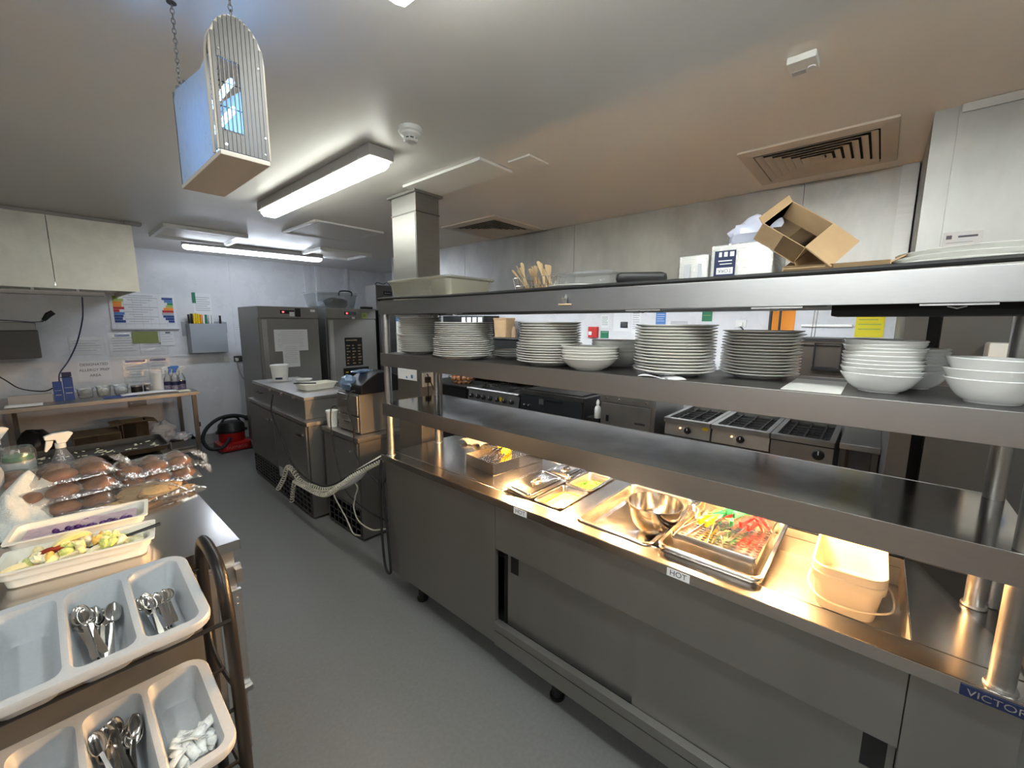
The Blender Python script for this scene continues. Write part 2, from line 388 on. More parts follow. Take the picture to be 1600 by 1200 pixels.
# ------------------------------------------------------------------ ceiling fittings
def batten(label, c, axis, ln, w, m, zb=2.50):
    t = thing('fluorescent_light', label, 'light', (c[0], c[1], 2.6))
    def BX(u0, u1, hw, z0, z1):
        return (c[0] - hw, c[0] + hw, c[1] + u0, c[1] + u1, z0, z1) if axis == 'y' else (c[0] + u0, c[0] + u1, c[1] - hw, c[1] + hw, z0, z1)
    MB().box(*BX(-ln / 2 - .006, ln / 2 + .006, w / 2 + .008, 2.538, 2.598)).build('housing', 'wallgrey', t, bevel=.008)
    pr = [(-w / 2 + .004, 2.554), (-w / 2 + .006, zb + .02), (-w / 2 + .025, zb), (w / 2 - .025, zb), (w / 2 - .006, zb + .02), (w / 2 - .004, 2.554)]
    L = []
    for u, k in ((-ln / 2 + .004, .8), (-ln / 2 + .03, 1), (ln / 2 - .03, 1), (ln / 2 - .004, .8)):
        L.append([(c[0] + p * k, c[1] + u, z if k == 1 else z + (2.554 - z) * .25) if axis == 'y' else (c[0] + u, c[1] + p * k, z if k == 1 else z + (2.554 - z) * .25) for p, z in pr])
    MB().loops(L).build('diffuser', m, t)
    n = 6
    for i in range(n):
        u = -ln / 2 + .1 + (ln - .2) * i / (n - 1)
        for sgn in (-1, 1):
            q = w / 2 * sgn
            MB().box(*((c[0] + q * 1.1 - .005, c[0] + q * 1.1 + .006, c[1] + u - .012, c[1] + u + .012, 2.520, 2.56) if axis == 'y' else (c[0] + u - .012, c[0] + u + .012, c[1] + q * 1.1 - .005, c[1] + q * 1.1 + .006, 2.520, 2.56))).build('clip', 'clear', t)
    return t
batten('lit white strip light cut off by the top edge of the photo', (.665, .25), 'y', 1.55, .13, 'tube')
batten('long lit strip light between the insect killer and the ceiling hatch', (1.26, 2.83), 'y', 1.62, .13, 'tube2')
f3 = batten('long lit strip light nearest the far white wall', (0, 0), 'x', 1.46, .13, 'tube3')
f3.location = (1.86, 5.78, 2.6); f3.rotation_euler.z = math.radians(-6)

batten('added fill strip light on the ceiling behind the camera', (.9, -1.1), 'x', 1.55, .13, 'tube')  # added out of view as fill for the room
batten('added fill strip light out of view near the left wall', (-1.05, .25), 'y', 1.55, .13, 'tube')  # second unseen batten, added to raise the ambient light

def diffuser(label, cx, cy, w, d):
    t = thing('ceiling_diffuser', label, 'air vent', (cx, cy, 2.6))
    def frame(m, s0, s1, z0, z1, zi):
        m.loops([[Vector((x, y, z)) for x, y in rr(cx, cy, w * s, d * s, .004, 1)] for s, z in ((s0, z0), (s0, z1), (s1, zi), (s1, z0))], ring=True)
    m = MB(); frame(m, 1.0, .80, 2.598, 2.588, 2.580); m.build('outer_frame', 'ventp', t)
    m = MB(); m.box(cx - w * .40, cx + w * .40, cy - d * .40, cy + d * .40, 2.592, 2.5975); m.build('plenum_shade', 'gap', t)  # black plate stands in for the shade behind the louvres
    for k in range(6):
        s = .78 - k * .115; m = MB()
        L = [[Vector((x, y, z)) for x, y in rr(cx, cy, w * q, d * q, .004, 1)] for q, z in ((s, 2.578), (s - .012, 2.577), (s - .09, 2.592), (s - .078, 2.592))]
        m.loops(L, ring=True); m.build('louvre', 'ventp', t)
    MB().box(cx - w * .05, cx + w * .05, cy - d * .05, cy + d * .05, 2.58, 2.586).build('centre_plate', 'ventp', t)
diffuser('large square louvred air vent nearest, above the cardboard boxes', 2.866, .347, .64, .64)
diffuser('smaller looking square louvred vent farther off by the steel column', 2.95, 2.86, .68, .70)

sd = thing('smoke_detector', 'round white smoke detector on the ceiling', 'smoke detector', (1.243, 1.739, 2.6))
MB().lathe([(.001, -.001), (.055, -.001), (.056, -.02), (.05, -.024), (.001, -.024)], (1.243, 1.739, 2.6)).build('mount', 'wplas', sd)
MB().lathe([(.001, -.024), (.046, -.024), (.046, -.034), (.03, -.044), (.03, -.045), (.001, -.045)], (1.243, 1.739, 2.6)).build('chamber', 'wplas', sd)
MB().lathe([(.001, -.062), (.026, -.062), (.032, -.056), (.03, -.052), (.001, -.052)], (1.243, 1.739, 2.6)).build('sensor_cap', 'wplas', sd)
for k in range(8):
    a = k * PI / 4; MB().box(.027, .033, -.003, .003, -.058, -.03, T(1.243, 1.739, 2.6) @ RZ(a)).build('rib', 'wplas', sd)
MB().lathe([(.001, -.053), (.024, -.053), (.024, -.044), (.001, -.044)], (1.243, 1.739, 2.6)).build('slot_shade', 'gap', sd)  # black disc paints the shade in the gap under the cap

MB_ = MB().box(1.684, 1.954, 1.73, 2.46, 2.582, 2.5985)
h = MB_.build('ceiling_hatch', 'wplas', bevel=.002); tag(base(h, (1.82, 2.1, 2.6)), 'long white ceiling panel touching the top of the steel column', 'hatch')
h = MB().box(1.83, 2.0, 1.50, 1.655, 2.588, 2.5985).build('ceiling_hatch', 'ceil', bevel=.002); tag(base(h, (1.91, 1.57, 2.6)), 'small square ceiling plate just beyond the long white panel', 'hatch')
el = thing('ceiling_sensor', 'small white rectangular box on the ceiling near the large vent', 'sensor', (1.83, .29, 2.6))
MB().box(1.782, 1.878, .248, .332, 2.575, 2.5985).build('sensor_body', 'wplas', el, bevel=.004)
MB().lathe([(.001, -.004), (.011, -.003), (.012, 0), (.001, 0)], (1.845, .267, 2.575)).build('sensor_eye', 'dial', el)
MB().box(1.845, 1.872, .285, .325, 2.5735, 2.5751).build('rating_label', 'fink', el)

def access_panel(label, x0, x1, y0, y1, deep, pm):
    t = thing('ceiling_panel', label, 'ceiling panel', ((x0 + x1) / 2, (y0 + y1) / 2, 2.6)); w, d = x1 - x0, y1 - y0; cx, cy = (x0 + x1) / 2, (y0 + y1) / 2
    L = [[Vector((x, y, z)) for x, y in rr(cx, cy, w - 2 * q, d - 2 * q, .003, 1)] for q, z in ((0, 2.598), (.004, 2.598 - deep), (.035, 2.598 - deep), (.06, 2.598))]
    MB().loops(L, ring=True).build('frame', 'wplas', t)
    MB().box(x0 + .055, x1 - .055, y0 + .055, y1 - .055, 2.59, 2.597).build('infill', pm, t)
access_panel('framed ceiling panel above the left end of far strip light', .84, 1.535, 5.02, 5.76, .035, 'ventp')
access_panel('flat framed ceiling hatch close to the long strip light', 1.70, 2.38, 3.82, 4.575, .014, 'ceil')
access_panel('framed ceiling panel above the right end of far strip light', 2.32, 3.0, 5.12, 5.75, .035, 'ventp')

# ------------------------------------------------------------------ insect killer on chains
ik = thing('insect_killer', 'hanging steel insect killer glowing blue behind a barred end', 'insect killer', (.385, 1.43, 2.1))
xa, xb, ya, yb = .331, .441, 1.229, 1.635
MB().box(xa, xb, ya, yb, 2.10, 2.112).build('base_tray', 'ventp', ik, bevel=.002)
def arch(x0, x1, zt, n=14):
    cx, hw = (x0 + x1) / 2, (x1 - x0) / 2
    return [(x0, 2.113), (x1, 2.113)] + [(cx + hw * math.cos(PI * i / n), zt + hw * 1.55 * math.sin(PI * i / n)) for i in range(n + 1)]
def barred(y, name):
    # arched end plate of upright bars with a rectangular opening
    m = MB(); n = 12; cx, hw = (xa + xb) / 2, (xb - xa) / 2
    for i in range(n):
        u0 = xa + (xb - xa) * (i + .07) / n; u1 = xa + (xb - xa) * (i + .93) / n; uc = (u0 + u1) / 2
        zt = 2.335 + hw * 1.55 * math.sqrt(max(0, 1 - ((uc - cx) / hw) ** 2))
        if 1 <= i <= 5:
            m.box(u0, u1, y, y + .006, 2.113, 2.16); m.box(u0, u1, y, y + .006, 2.318, zt)
            m.box(uc - .0012, uc + .0012, y, y + .004, 2.155, 2.32)
        else: m.box(u0, u1, y, y + .006, 2.113, zt)
    return m.build(name, 'grille', ik)
barred(ya, 'barred_end'); barred(yb - .006, 'barred_end')
for y in (ya + .007, ya + .045):
    m = MB(); P = [(x, y, z) for x, z in arch(xa, xb, 2.335)]
    m.tube(P[1:] + [P[0]], .0045, 8); m.build('tube_frame', 'ventp', ik)
m = MB(); pl = arch(xa + .002, xb - .002, 2.333)[2:]
m.loops([[(x, ya + .008, z) for x, z in pl], [(x, ya + .043, z) for x, z in pl]], False, False, False); m.build('hood', 'grille', ik, solid=.002)
for x, nm in ((xa + .001, 'side_sheet'), (xb - .003, 'side_sheet')):
    pf = [(ya + .048, 2.113), (yb - .008, 2.113), (yb - .008, 2.345), (yb - .03, 2.365), (yb - .1, 2.355), (ya + .11, 2.325), (ya + .048, 2.335)]
    MB().prism(pf, 'x', x, x + .002).build(nm, 'uvpanel', ik)
for z in (2.17, 2.235, 2.30):
    MB().cyl((.385, ya + .06, z), (.385, yb - .03, z), .0075, seg=12).build('lamp_tube', 'uvblue', ik)
m = MB()
for z in [2.165 + .012 * k for k in range(13)]: m.cyl((.352, ya + .04, z), (.352, ya + .16, z), .0009, seg=5)
for y in (ya + .05, ya + .1, ya + .15): m.cyl((.352, y, 2.12), (.352, y, 2.32), .0012, seg=5)
m.cyl((.335, ya + .012, 2.27), (.437, ya + .012, 2.27), .0012, seg=5).cyl((.335, ya + .012, 2.215), (.437, ya + .012, 2.215), .0012, seg=5)
m.build('killing_grid', 'gap', ik)
for x, z in ((.345, 2.335), (.428, 2.325), (.345, 2.125), (.43, 2.125), (.433, 2.165)):
    MB().lathe([(.001, 0), (.003, 0), (.0025, .002), (.001, .002)], (0, 0, 0), 10, T(x, ya, z) @ RX(PI / 2)).build('screw', 'chrome', ik)
for (x, y, z0) in ((.386, ya + .026, 2.42), (.345, yb - .03, 2.365)):
    c = thing('hanging_chain', 'dark chain holding up the ' + ('barred near end' if y < 1.4 else 'rear corner') + ' of the insect killer', 'chain', (x, y, 2.6))
    n = int((2.598 - z0) / .013); m = MB()
    for k in range(n + 1):
        z = 2.596 - (2.596 - z0) * (k + .5) / (n + 1); e = [(x + .0045 * math.cos(q) * (k % 2), y + .0045 * math.cos(q) * (1 - k % 2), z + .0085 * math.sin(q)) for q in [2 * PI * i / 10 for i in range(10)]]
        m.tube(e, .0013, 5, ring=True)
    m.build('links', 'dsteel', c)
    MB().lathe([(.001, -.002), (.012, -.002), (.012, 0), (.001, 0)], (x, y, 2.599)).build('ceiling_hook', 'dsteel', c)

# ------------------------------------------------------------------ stainless column
sc = thing('steel_column', 'square brushed steel column from floor to ceiling at the counter end', 'column', (1.855, 2.567, 0))
MB().box(1.757, 1.955, 2.424, 2.71, 0, 2.597).build('cladding', 'colsteel', sc, bevel=.003)
MB().box(1.735, 1.975, 2.402, 2.732, 2.566, 2.5815).build('ceiling_flange', 'panel', sc)
MB().box(1.7535, 1.9585, 2.4205, 2.7135, 2.445, 2.452).build('joint_line', 'dsteel', sc)
MB().box(1.7535, 1.757, 2.43, 2.70, 1.83, 2.44).build('cover_plate', 'colsteel', sc, bevel=.001)
nt = thing('notice_sheet', 'white notice with blue heading taped to the steel column', 'notice', (1.7565, 2.62, 1.5))
MB().box(1.7545, 1.7563, 2.462, 2.70, 1.285, 1.735).m(1).box(1.754, 1.7546, 2.60, 2.70, 1.71, 1.735).m(2).box(1.754, 1.7546, 2.51, 2.535, 1.30, 1.325).box(1.754, 1.7546, 2.58, 2.595, 1.295, 1.31).build('sheet', ['paper', 'lblue', 'lblue'], nt)
so = thing('wall_socket', 'white socket on the steel column with black plug in it', 'socket', (1.817, 2.424, 1.29))
MB().box(1.77, 1.865, 2.415, 2.4235, 1.245, 1.345).build('face_plate', 'wplas', so, bevel=.002)
pg = thing('power_plug', 'black plug and cable in the white socket on the column', 'plug', (1.80, 2.40, 1.27))
MB().box(1.785, 1.825, 2.385, 2.4145, 1.275, 1.318).build('plug_body', 'black', pg, bevel=.006)
MB().tube(smooth_path([(1.80, 2.395, 1.277), (1.795, 2.385, 1.2), (1.79, 2.395, 1.1), (1.785, 2.41, .95)]), .004).build('cable', 'black', pg)
b = MB().tube(smooth_path([(1.80, 2.40, 1.34), (1.815, 2.395, 1.3), (1.86, 2.395, 1.2), (1.87, 2.40, 1.15)]), .004).build('flex_cable', 'black'); tag(base(b, (1.83, 2.4, 1.2)), 'loose black cable running across socket on the steel column', 'cable')

# ------------------------------------------------------------------ hot cupboard (servery counter)
CX0, CX1, CY0, CY1 = 1.307, 1.912, -.33, 2.23
hc = thing('hot_cupboard', 'long stainless servery counter with sliding doors and sunken pans on top', 'counter', (1.6, .95, 0))
m = MB(); zt, zb = .90, .862
m.box(CX0, 1.395, CY0, CY1, zb, zt); m.box(1.90, CX1, CY0, CY1, zb, zt)
for a, b in ((1.29, CY1), (.873, .955), (CY0, -.137)): m.box(1.395, 1.90, a, b, zb, zt)
m.build('worktop', 'top', hc, bevel=.004)
m = MB()
for a, b, zz in ((.955, 1.29, .76), (-.137, .873, .795)):
    L = [[Vector((x, y, z)) for x, y in rr(1.6475, (a + b) / 2, .505 - q, b - a - q, .006, 2)] for q, z in ((0, .895), (.004, .80), (.004, zz))]
    m.loops(L, False, True)
m.build('well_liner', 'liner', hc)
MB().box(1.330, 1.354, 1.279, 2.218, .13, .861).build('end_panel', 'panel', hc, bevel=.0015)
MB().box(1.330, 1.354, CY0 + .01, -.139, .13, .861).build('end_panel', 'panel', hc, bevel=.0015)
MB().box(1.332, 1.352, -.137, 1.277, .633, .861).build('front_rail', 'panel', hc, bevel=.0015)
MB().box(1.322, 1.354, -.137, 1.277, .13, .205).box(1.328, 1.354, -.137, 1.277, .205, .212).box(1.320, 1.354, -.137, 1.277, .212, .252).build('base_rail', 'panel', hc, bevel=.0015)
MB().box(1.388, 1.394, -.13, 1.27, .2, .75).build('void_shade_sheet', 'gap', hc)  # black sheet in place of the shade inside the cupboard
def door(y0, y1, x, hy0, hy1):
    m = MB()
    m.box(x, x + .014, y0, y1, .235, .517).box(x, x + .014, y0, y1, .617, .70)
    m.box(x, x + .014, y0, hy0, .517, .617).box(x, x + .014, hy1, y1, .517, .617)
    d = m.build('sliding_door', 'panel', hc)
    MB().box(x + .003, x + .013, hy0, hy1, .517, .617).build('finger_recess', 'black', d)
    return d
door(.555, 1.232, 1.372, 1.165, 1.215); door(-.137, .575, 1.356, -.122, -.072)
for y in (1.97, .95, -.2):
    for x in (1.40, 1.84):
        MB().cyl((x, y, 0), (x, y, .131), .026, seg=16).lathe([(.001, 0), (.034, 0), (.034, .012), (.001, .012)], (x, y, 0), 16).build('foot', 'black', hc)
MB().box(1.902, 1.911, CY0 + .01, CY1 - .012, .13, .861).box(1.352, 1.89, CY1 - .03, CY1 - .012, .13, .861).box(1.352, 1.89, CY0 + .01, CY0 + .025, .13, .861).box(1.352, 1.89, CY0 + .025, CY1 - .03, .13, .145).build('carcass', 'panel', hc)
for yc, nm in ((1.103, 'below the yellow sauce pan'), (.42, 'in front of the perforated basket')):
    l = thing('hot_sticker', 'small HOT warning sticker on the counter lip, ' + nm, 'sticker', (1.3065, yc, .881))
    MB().box(1.3055, 1.3064, yc - .037, yc + .037, .867, .895).build('sticker_sheet', 'paper', l)
    text('lettering', 'HOT', .026, 'ink', l, (1.3052, yc, .881), FACE_X, .0002)
l = thing('maker_badge', 'navy blue badge with silver lettering on the counter lip at right', 'badge', (1.3065, -.268, .877))
MB().box(1.304, 1.3064, -.326, -.217, .866, .893).build('badge_plate', 'navy', l, bevel=.0008)
text('lettering', 'VICTOR', .0225, 'chrome', l, (1.3037, -.272, .879), FACE_X, .0004, sx=1.12)

# ------------------------------------------------------------------ three tier heated gantry
g = thing('serving_gantry', 'three tier stainless serving gantry standing on the counter', 'gantry', (1.5, .95, .9))
GY0, GY1, GX1 = -.305, 2.19, 1.73
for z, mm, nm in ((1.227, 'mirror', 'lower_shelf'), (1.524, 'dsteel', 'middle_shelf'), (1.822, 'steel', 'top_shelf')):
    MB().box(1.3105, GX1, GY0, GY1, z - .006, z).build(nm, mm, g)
    m = MB(); m.box(1.307, 1.3102, GY0, GY1, z - .074, z + .001).build('front_fascia', 'fascia', g, bevel=.0012)
    MB().box(GX1, GX1 + .003, GY0, GY1, z - (.12 if z < 1.3 else .074), z + .001).box(1.3105, GX1, GY1 - .003, GY1, z - .074, z - .006).box(1.3105, GX1, GY0, GY0 + .003, z - .074, z - .006).build('side_fascia', 'fascia', g)  # lowest rear fascia lengthened, unseen, to block heat lamp light towards cook line
for x in (1.338, 1.702):
    for y in (2.166, -.28):
        MB().cyl((x, y, .9005), (x, y, 1.82), .0215, seg=28).build('post', 'steel', g)
        MB().lathe([(.001, 0), (.028, 0), (.026, .006), (.001, .006)], (x, y, .9005), 28).build('post_collar', 'steel', g)
MB().cyl((1.735, -.315, .9005), (1.735, -.315, 1.15), .02, seg=24).build('cable_conduit', 'steel', g)
# heat lamps below the lower shelf
MB().box(1.63, 1.725, -.25, 2.1, 1.195, 1.219).build('lamp_trough', 'dsteel', g)
for y in (1.46, 1.14, .82, .50, .18):
    h = MB().lathe([(.001, .0), (.014, 0), (.02, .02), (.02, .045), (.001, .045)], (1.68, y, 1.15)).build('lamp_holder', 'dsteel', g)
    MB().cyl((1.68, y - .032, 1.135), (1.68, y + .032, 1.135), .006, seg=12).build('heat_lamp', 'heat', h)
# underside of the top shelf: dark lamp channel, clips
MB().box(1.345, 1.52, -.29, .10, 1.722, 1.762).build('unlit_lamp_box', 'gap', g, bevel=.003)
MB().box(1.36, 1.50, .12, 2.1, 1.752, 1.79).build('unlit_lamp_box', 'black', g, bevel=.003)
for y in (1.55, .60, .22, -.12):
    MB().box(1.33, 1.345, y - .06, y + .06, 1.7435, 1.748).tube([(1.335, y - .015, 1.742), (1.335, y, 1.737), (1.335, y + .015, 1.742)], .002, 6).build('lamp_clip', 'chrome', g)
b = MB().tube(smooth_path([(1.312, 2.19, 1.829), (1.312, 2.12, 1.836), (1.312, 1.5, 1.829), (1.312, .9, 1.832), (1.312, .5, 1.83), (1.312, .1, 1.831), (1.312, -.28, 1.836)]), .0075, 8).build('edge_cable', 'rubber')
tag(base(b, (1.312, .95, 1.823)), 'black cable lying along the front edge of the top shelf', 'cable')
ck = thing('bulldog_clip', 'small brass bulldog clip on the top shelf fascia', 'clip', (1.3065, .889, 1.785))
MB().cyl((1.300, .862, 1.770), (1.300, .916, 1.770), .0035, seg=10).build('jaw', 'wood', ck)
MB().box(1.2985, 1.3015, .880, .898, 1.772, 1.795).build('spring_plate', 'chrome', ck)
MB().lathe([(.001, -.008), (.009, -.008), (.009, .008), (.001, .008)], (0, 0, 0), 16, T(1.296, .889, 1.797) @ RX(PI / 2)).lathe([(.001, -.010), (.0045, -.010), (.0045, .010), (.001, .010)], (0, 0, 0), 12, T(1.288, .889, 1.797) @ RX(PI / 2)).build('thumb_loop', 'chrome', ck)

# ------------------------------------------------------------------ crockery on the middle shelf
ZS = 1.5245
def plate_mesh(name, r, h):
    f = r * .58
    pr = [(.001, .003), (f - .006, .003), (f - .004, 0), (f, 0), (f + .002, .003), (r * .74, .006), (r, h - .003), (r + .0008, h - .001), (r - .001, h), (r * .74, .0095), (f, .0065), (.001, .006)]
    return MB().lathe(pr, seg=56)
def bowl_mesh(r, h, foot=.5):
    f = r * foot; pr = [(.001, .003), (f - .004, .003), (f - .003, 0), (f, 0), (f + .001, .003)]
    n = 9
    for i in range(1, n + 1):
        a = i / n; pr.append((f + (r - f) * a ** .74, .003 + (h - .003) * a ** 1.22))
    pr += [(r - .0012, h + .0014), (r - .0035, h)]
    for i in range(n - 1, -1, -1):
        a = i / n; pr.append((f - .004 + (r - .0035 - f + .004) * a ** .74, .007 + (h - .007) * a ** 1.22))
    pr.append((.001, .007)); return MB().lathe(pr, seg=48)
def stack(first, cx, cy, z, n, pitch, kind, where, group, jit=.003, tilt=.0):
    cat = "bowl" if "bowl" in kind else "plate"
    for i in range(n):
        o = first if i == 0 else first.copy()
        if i: COL.objects.link(o)
        a = random.uniform(0, 6.28); q = random.uniform(0, jit)
        o.location = (cx + q * math.cos(a), cy + q * math.sin(a), z + i * pitch)
        o.rotation_euler = (random.uniform(-tilt, tilt), random.uniform(-tilt, tilt), a)
        tag(o, '%s, %s %s' % (kind, ORD[i] if i < n - 1 else 'topmost one', where), cat, group)
def plate(r, h=.021, m='plate', nm='dinner_plate'): return plate_mesh(nm, r, h).build(nm, m)
stack(plate(.128, .022), 1.468, 2.018, ZS, 9, .0102, 'white plate', 'under the wide rim in leftmost stack', 'plates in the leftmost stack')
stack(plate(.137, .020), 1.468, 2.018, ZS + .092, 1, .011, 'wide white plate', 'jutting out halfway up the leftmost stack', 'plates in the leftmost stack')
bpy.context.view_layer.update()
stack(plate(.125, .022), 1.47, 2.018, ZS + .104, 9, .0102, 'white plate', 'above the wide rim in leftmost stack', 'plates in the leftmost stack')
stack(plate(.152, .024), 1.40, 1.56, ZS, 9, .0098, 'large white plate', 'of lower half in stack second from left', 'plates in the second stack')
stack(plate(.146, .022), 1.402, 1.56, ZS + .089, 8, .0098, 'large white plate', 'of upper half in stack second from left', 'plates in the second stack')
stack(plate(.118, .018), 1.60, 1.78, ZS, 15, .0100, 'plain plate', 'in shaded stack behind the second stack', 'plates in the shaded stack behind')
stack(plate(.115, .018), 1.62, 1.43, ZS, 3, .0105, 'plain plate', 'in the low trio behind the tall stacks', 'low trio of plates')
stack(plate(.142, .022), 1.455, 1.07, ZS, 8, .0104, 'white plate', 'of the widening lower half in third tall stack', 'plates in the third stack')
stack(plate(.133, .022), 1.46, 1.072, ZS + .084, 8, .0108, 'white plate', 'of the narrower upper half in third tall stack', 'plates in the third stack')
stack(bowl_mesh(.113, .046).build('shallow_bowl', 'plate'), 1.41, .842, ZS, 5, .0105, 'shallow white bowl', 'in the low stack between tall plate stacks', 'shallow bowls in the low stack', tilt=.012)
stack(bowl_mesh(.108, .046, .6).build('shallow_bowl', 'plate'), 1.622, .835, ZS, 6, .0118, 'shaded shallow bowl', 'in the stack behind the low bowl stack', 'shaded bowls behind')
stack(plate(.134, .021), 1.472, .538, ZS, 16, .0102, 'white dinner plate', 'in the tall bright stack right of low bowls', 'plates in the tall bright stack', jit=.004)
stack(plate(.118, .019), 1.60, .297, ZS, 15, .0098, 'white plate', 'in the shaded stack next to square bowls', 'plates in the shaded stack', jit=.006)
stack(bowl_mesh(.085, .048, .5).build('deep_bowl', 'bowl'), 1.466, -.010, ZS, 10, .0098, 'white bowl', 'in the front stack of ten bowls', 'bowls in the stack of ten', tilt=.03)
stack(bowl_mesh(.0745, .044, .5).build('deep_bowl', 'bowl'), 1.622, -.078, ZS, 8, .0092, 'white bowl', 'in the stack behind the ten bowls', 'bowls in the stack behind', tilt=.05)
stack(bowl_mesh(.083, .055, .55).build('serving_bowl', 'bowl'), 1.435, -.205, ZS, 3, .0225, 'chunky white bowl', 'in the stack of three at shelf right end', 'chunky bowls at the shelf end', tilt=.02)
b = MB().grid(lambda u, v: (1.32 + .1 * v, .60 - .16 * u * (1 - v * .5), ZS + .002 + .004 * math.sin(7 * u + 3 * v)), 8, 5).build('paper_napkin', 'paper', solid=.0015); tag(base(b, (1.35, .55, ZS)), 'scrap of white napkin under the tall bright plate stack', 'napkin')
b = MB().box(1.33, 1.62, .06, .19, ZS + .0003, ZS + .0022).build('laminated_sheet', 'wplas'); tag(base(b, (1.5, .12, ZS)), 'pale laminated sheet flat on middle shelf left of the ten bowls', 'sheet')

# ------------------------------------------------------------------ top shelf
ZT = 1.8225
t = thing('storage_box', 'long cloudy plastic food box at the left end of the top shelf', 'box', (1.50, 1.93, ZT))
MB().rings([(.30, .50, .03, ZT), (.33, .53, .03, ZT + .10), (.345, .545, .03, ZT + .105), (.34, .54, .03, ZT + .105), (.325, .525, .03, ZT + .1), (.294, .494, .03, ZT + .004)], (1.53, 1.90)).build('tub', 'cloudy', t)
MB().rings([(.352, .552, .03, ZT + .107), (.352, .552, .03, ZT + .114), (.32, .52, .03, ZT + .118)], (1.53, 1.90)).build('lid', 'cloudy', t)
for k in range(6):
    o = MB().blob((0, 0, 0), .05, .065, .016, .25, 3, seed=k).build('bread_roll', mat('pale_dough_%d' % k, (.75, .62, .30), .7) if k == 0 else bpy.data.materials['pale_dough_0'])
    o.location = (1.49 + .08 * (k % 2), 1.76 + .10 * (k // 2), ZT + .022 + .025 * (k % 3)); tag(o, 'yellowish flat bread inside the cloudy box on top shelf', 'bread', 'flat breads in the cloudy box')
t = thing('wire_basket', 'small wire basket of wooden cutlery on the top shelf', 'basket', (1.50, 1.15, ZT))
m = MB()
for z in (ZT + .004, ZT + .04, ZT + .075):
    k = .85 + .15 * (z - ZT) / .075; m.tube([Vector((x, y, z)) for x, y in rr(1.50, 1.16, .16 * k, .20 * k, .02, 3)], .0016, 6, ring=True)
for i in range(8):
    x = 1.43 + .02 * i
    for sg in (-1, 1): m.cyl((1.5 + (x - 1.5) * .85, 1.16 + sg * .085, ZT + .004), (x, 1.16 + sg * .10, ZT + .075), .0011, seg=5)
for i in range(9):
    y = 1.07 + .0225 * i
    for sg in (-1, 1): m.cyl((1.5 + sg * .068, 1.16 + (y - 1.16) * .85, ZT + .004), (1.5 + sg * .08, y, ZT + .075), .0011, seg=5)
m.build('wire_frame', 'chrome', t); MB().box(1.435, 1.565, 1.08, 1.24, ZT + .0005, ZT + .002).build('liner', 'card', t)
f0 = MB().prism([(-.009, 0), (-.006, .03), (-.0045, .10), (-.009, .12), (-.0105, .145), (-.004, .15), (.004, .15), (.0105, .145), (.009, .12), (.0045, .10), (.006, .03), (.009, 0)], 'y', -.0009, .0009).build('wooden_fork', 'wood')
for k in range(18):
    o = f0 if k == 0 else f0.copy()
    if k: COL.objects.link(o)
    o.location = (1.46 + .10 * random.random(), 1.10 + .11 * random.random(), ZT + .006)
    o.rotation_euler = (random.uniform(.25, .75), random.uniform(-.25, .25), random.uniform(-.5, .5) + PI)
    tag(o, 'pale wooden disposable fork standing in the wire basket', 'fork', 'wooden forks in the wire basket')
o = plate(.125, .018); o.location = (1.46, .935, ZT + .008); tag(o, 'white plate lying on the top shelf beside the wire basket', 'plate')
t = thing('plastic_tub', 'clear rectangular plastic tub upside down behind plate on top shelf', 'tub', (1.56, .94, ZT))
MB().rings([(.20, .27, .02, ZT + .03), (.17, .24, .02, ZT + .085), (.165, .235, .02, ZT + .087)], (1.56, .94)).build('tub_shell', 'clear', t)
t = thing('handled_tool', 'long black handled tool lying across the top shelf front edge', 'tool', (1.40, .62, ZT))
MB().rings([(.16, .028, .008, ZT + .018), (.17, .036, .012, ZT + .03), (.165, .034, .012, ZT + .046), (.14, .026, .01, ZT + .052)], (0, 0), M4=T(1.385, .635, 0) @ RZ(2.1)).build('handle', 'black', t)
MB().box(-.10, .05, -.01, .01, ZT, ZT + .018, T(1.42, .57, 0) @ RZ(2.1)).build('blade', 'steel', t)
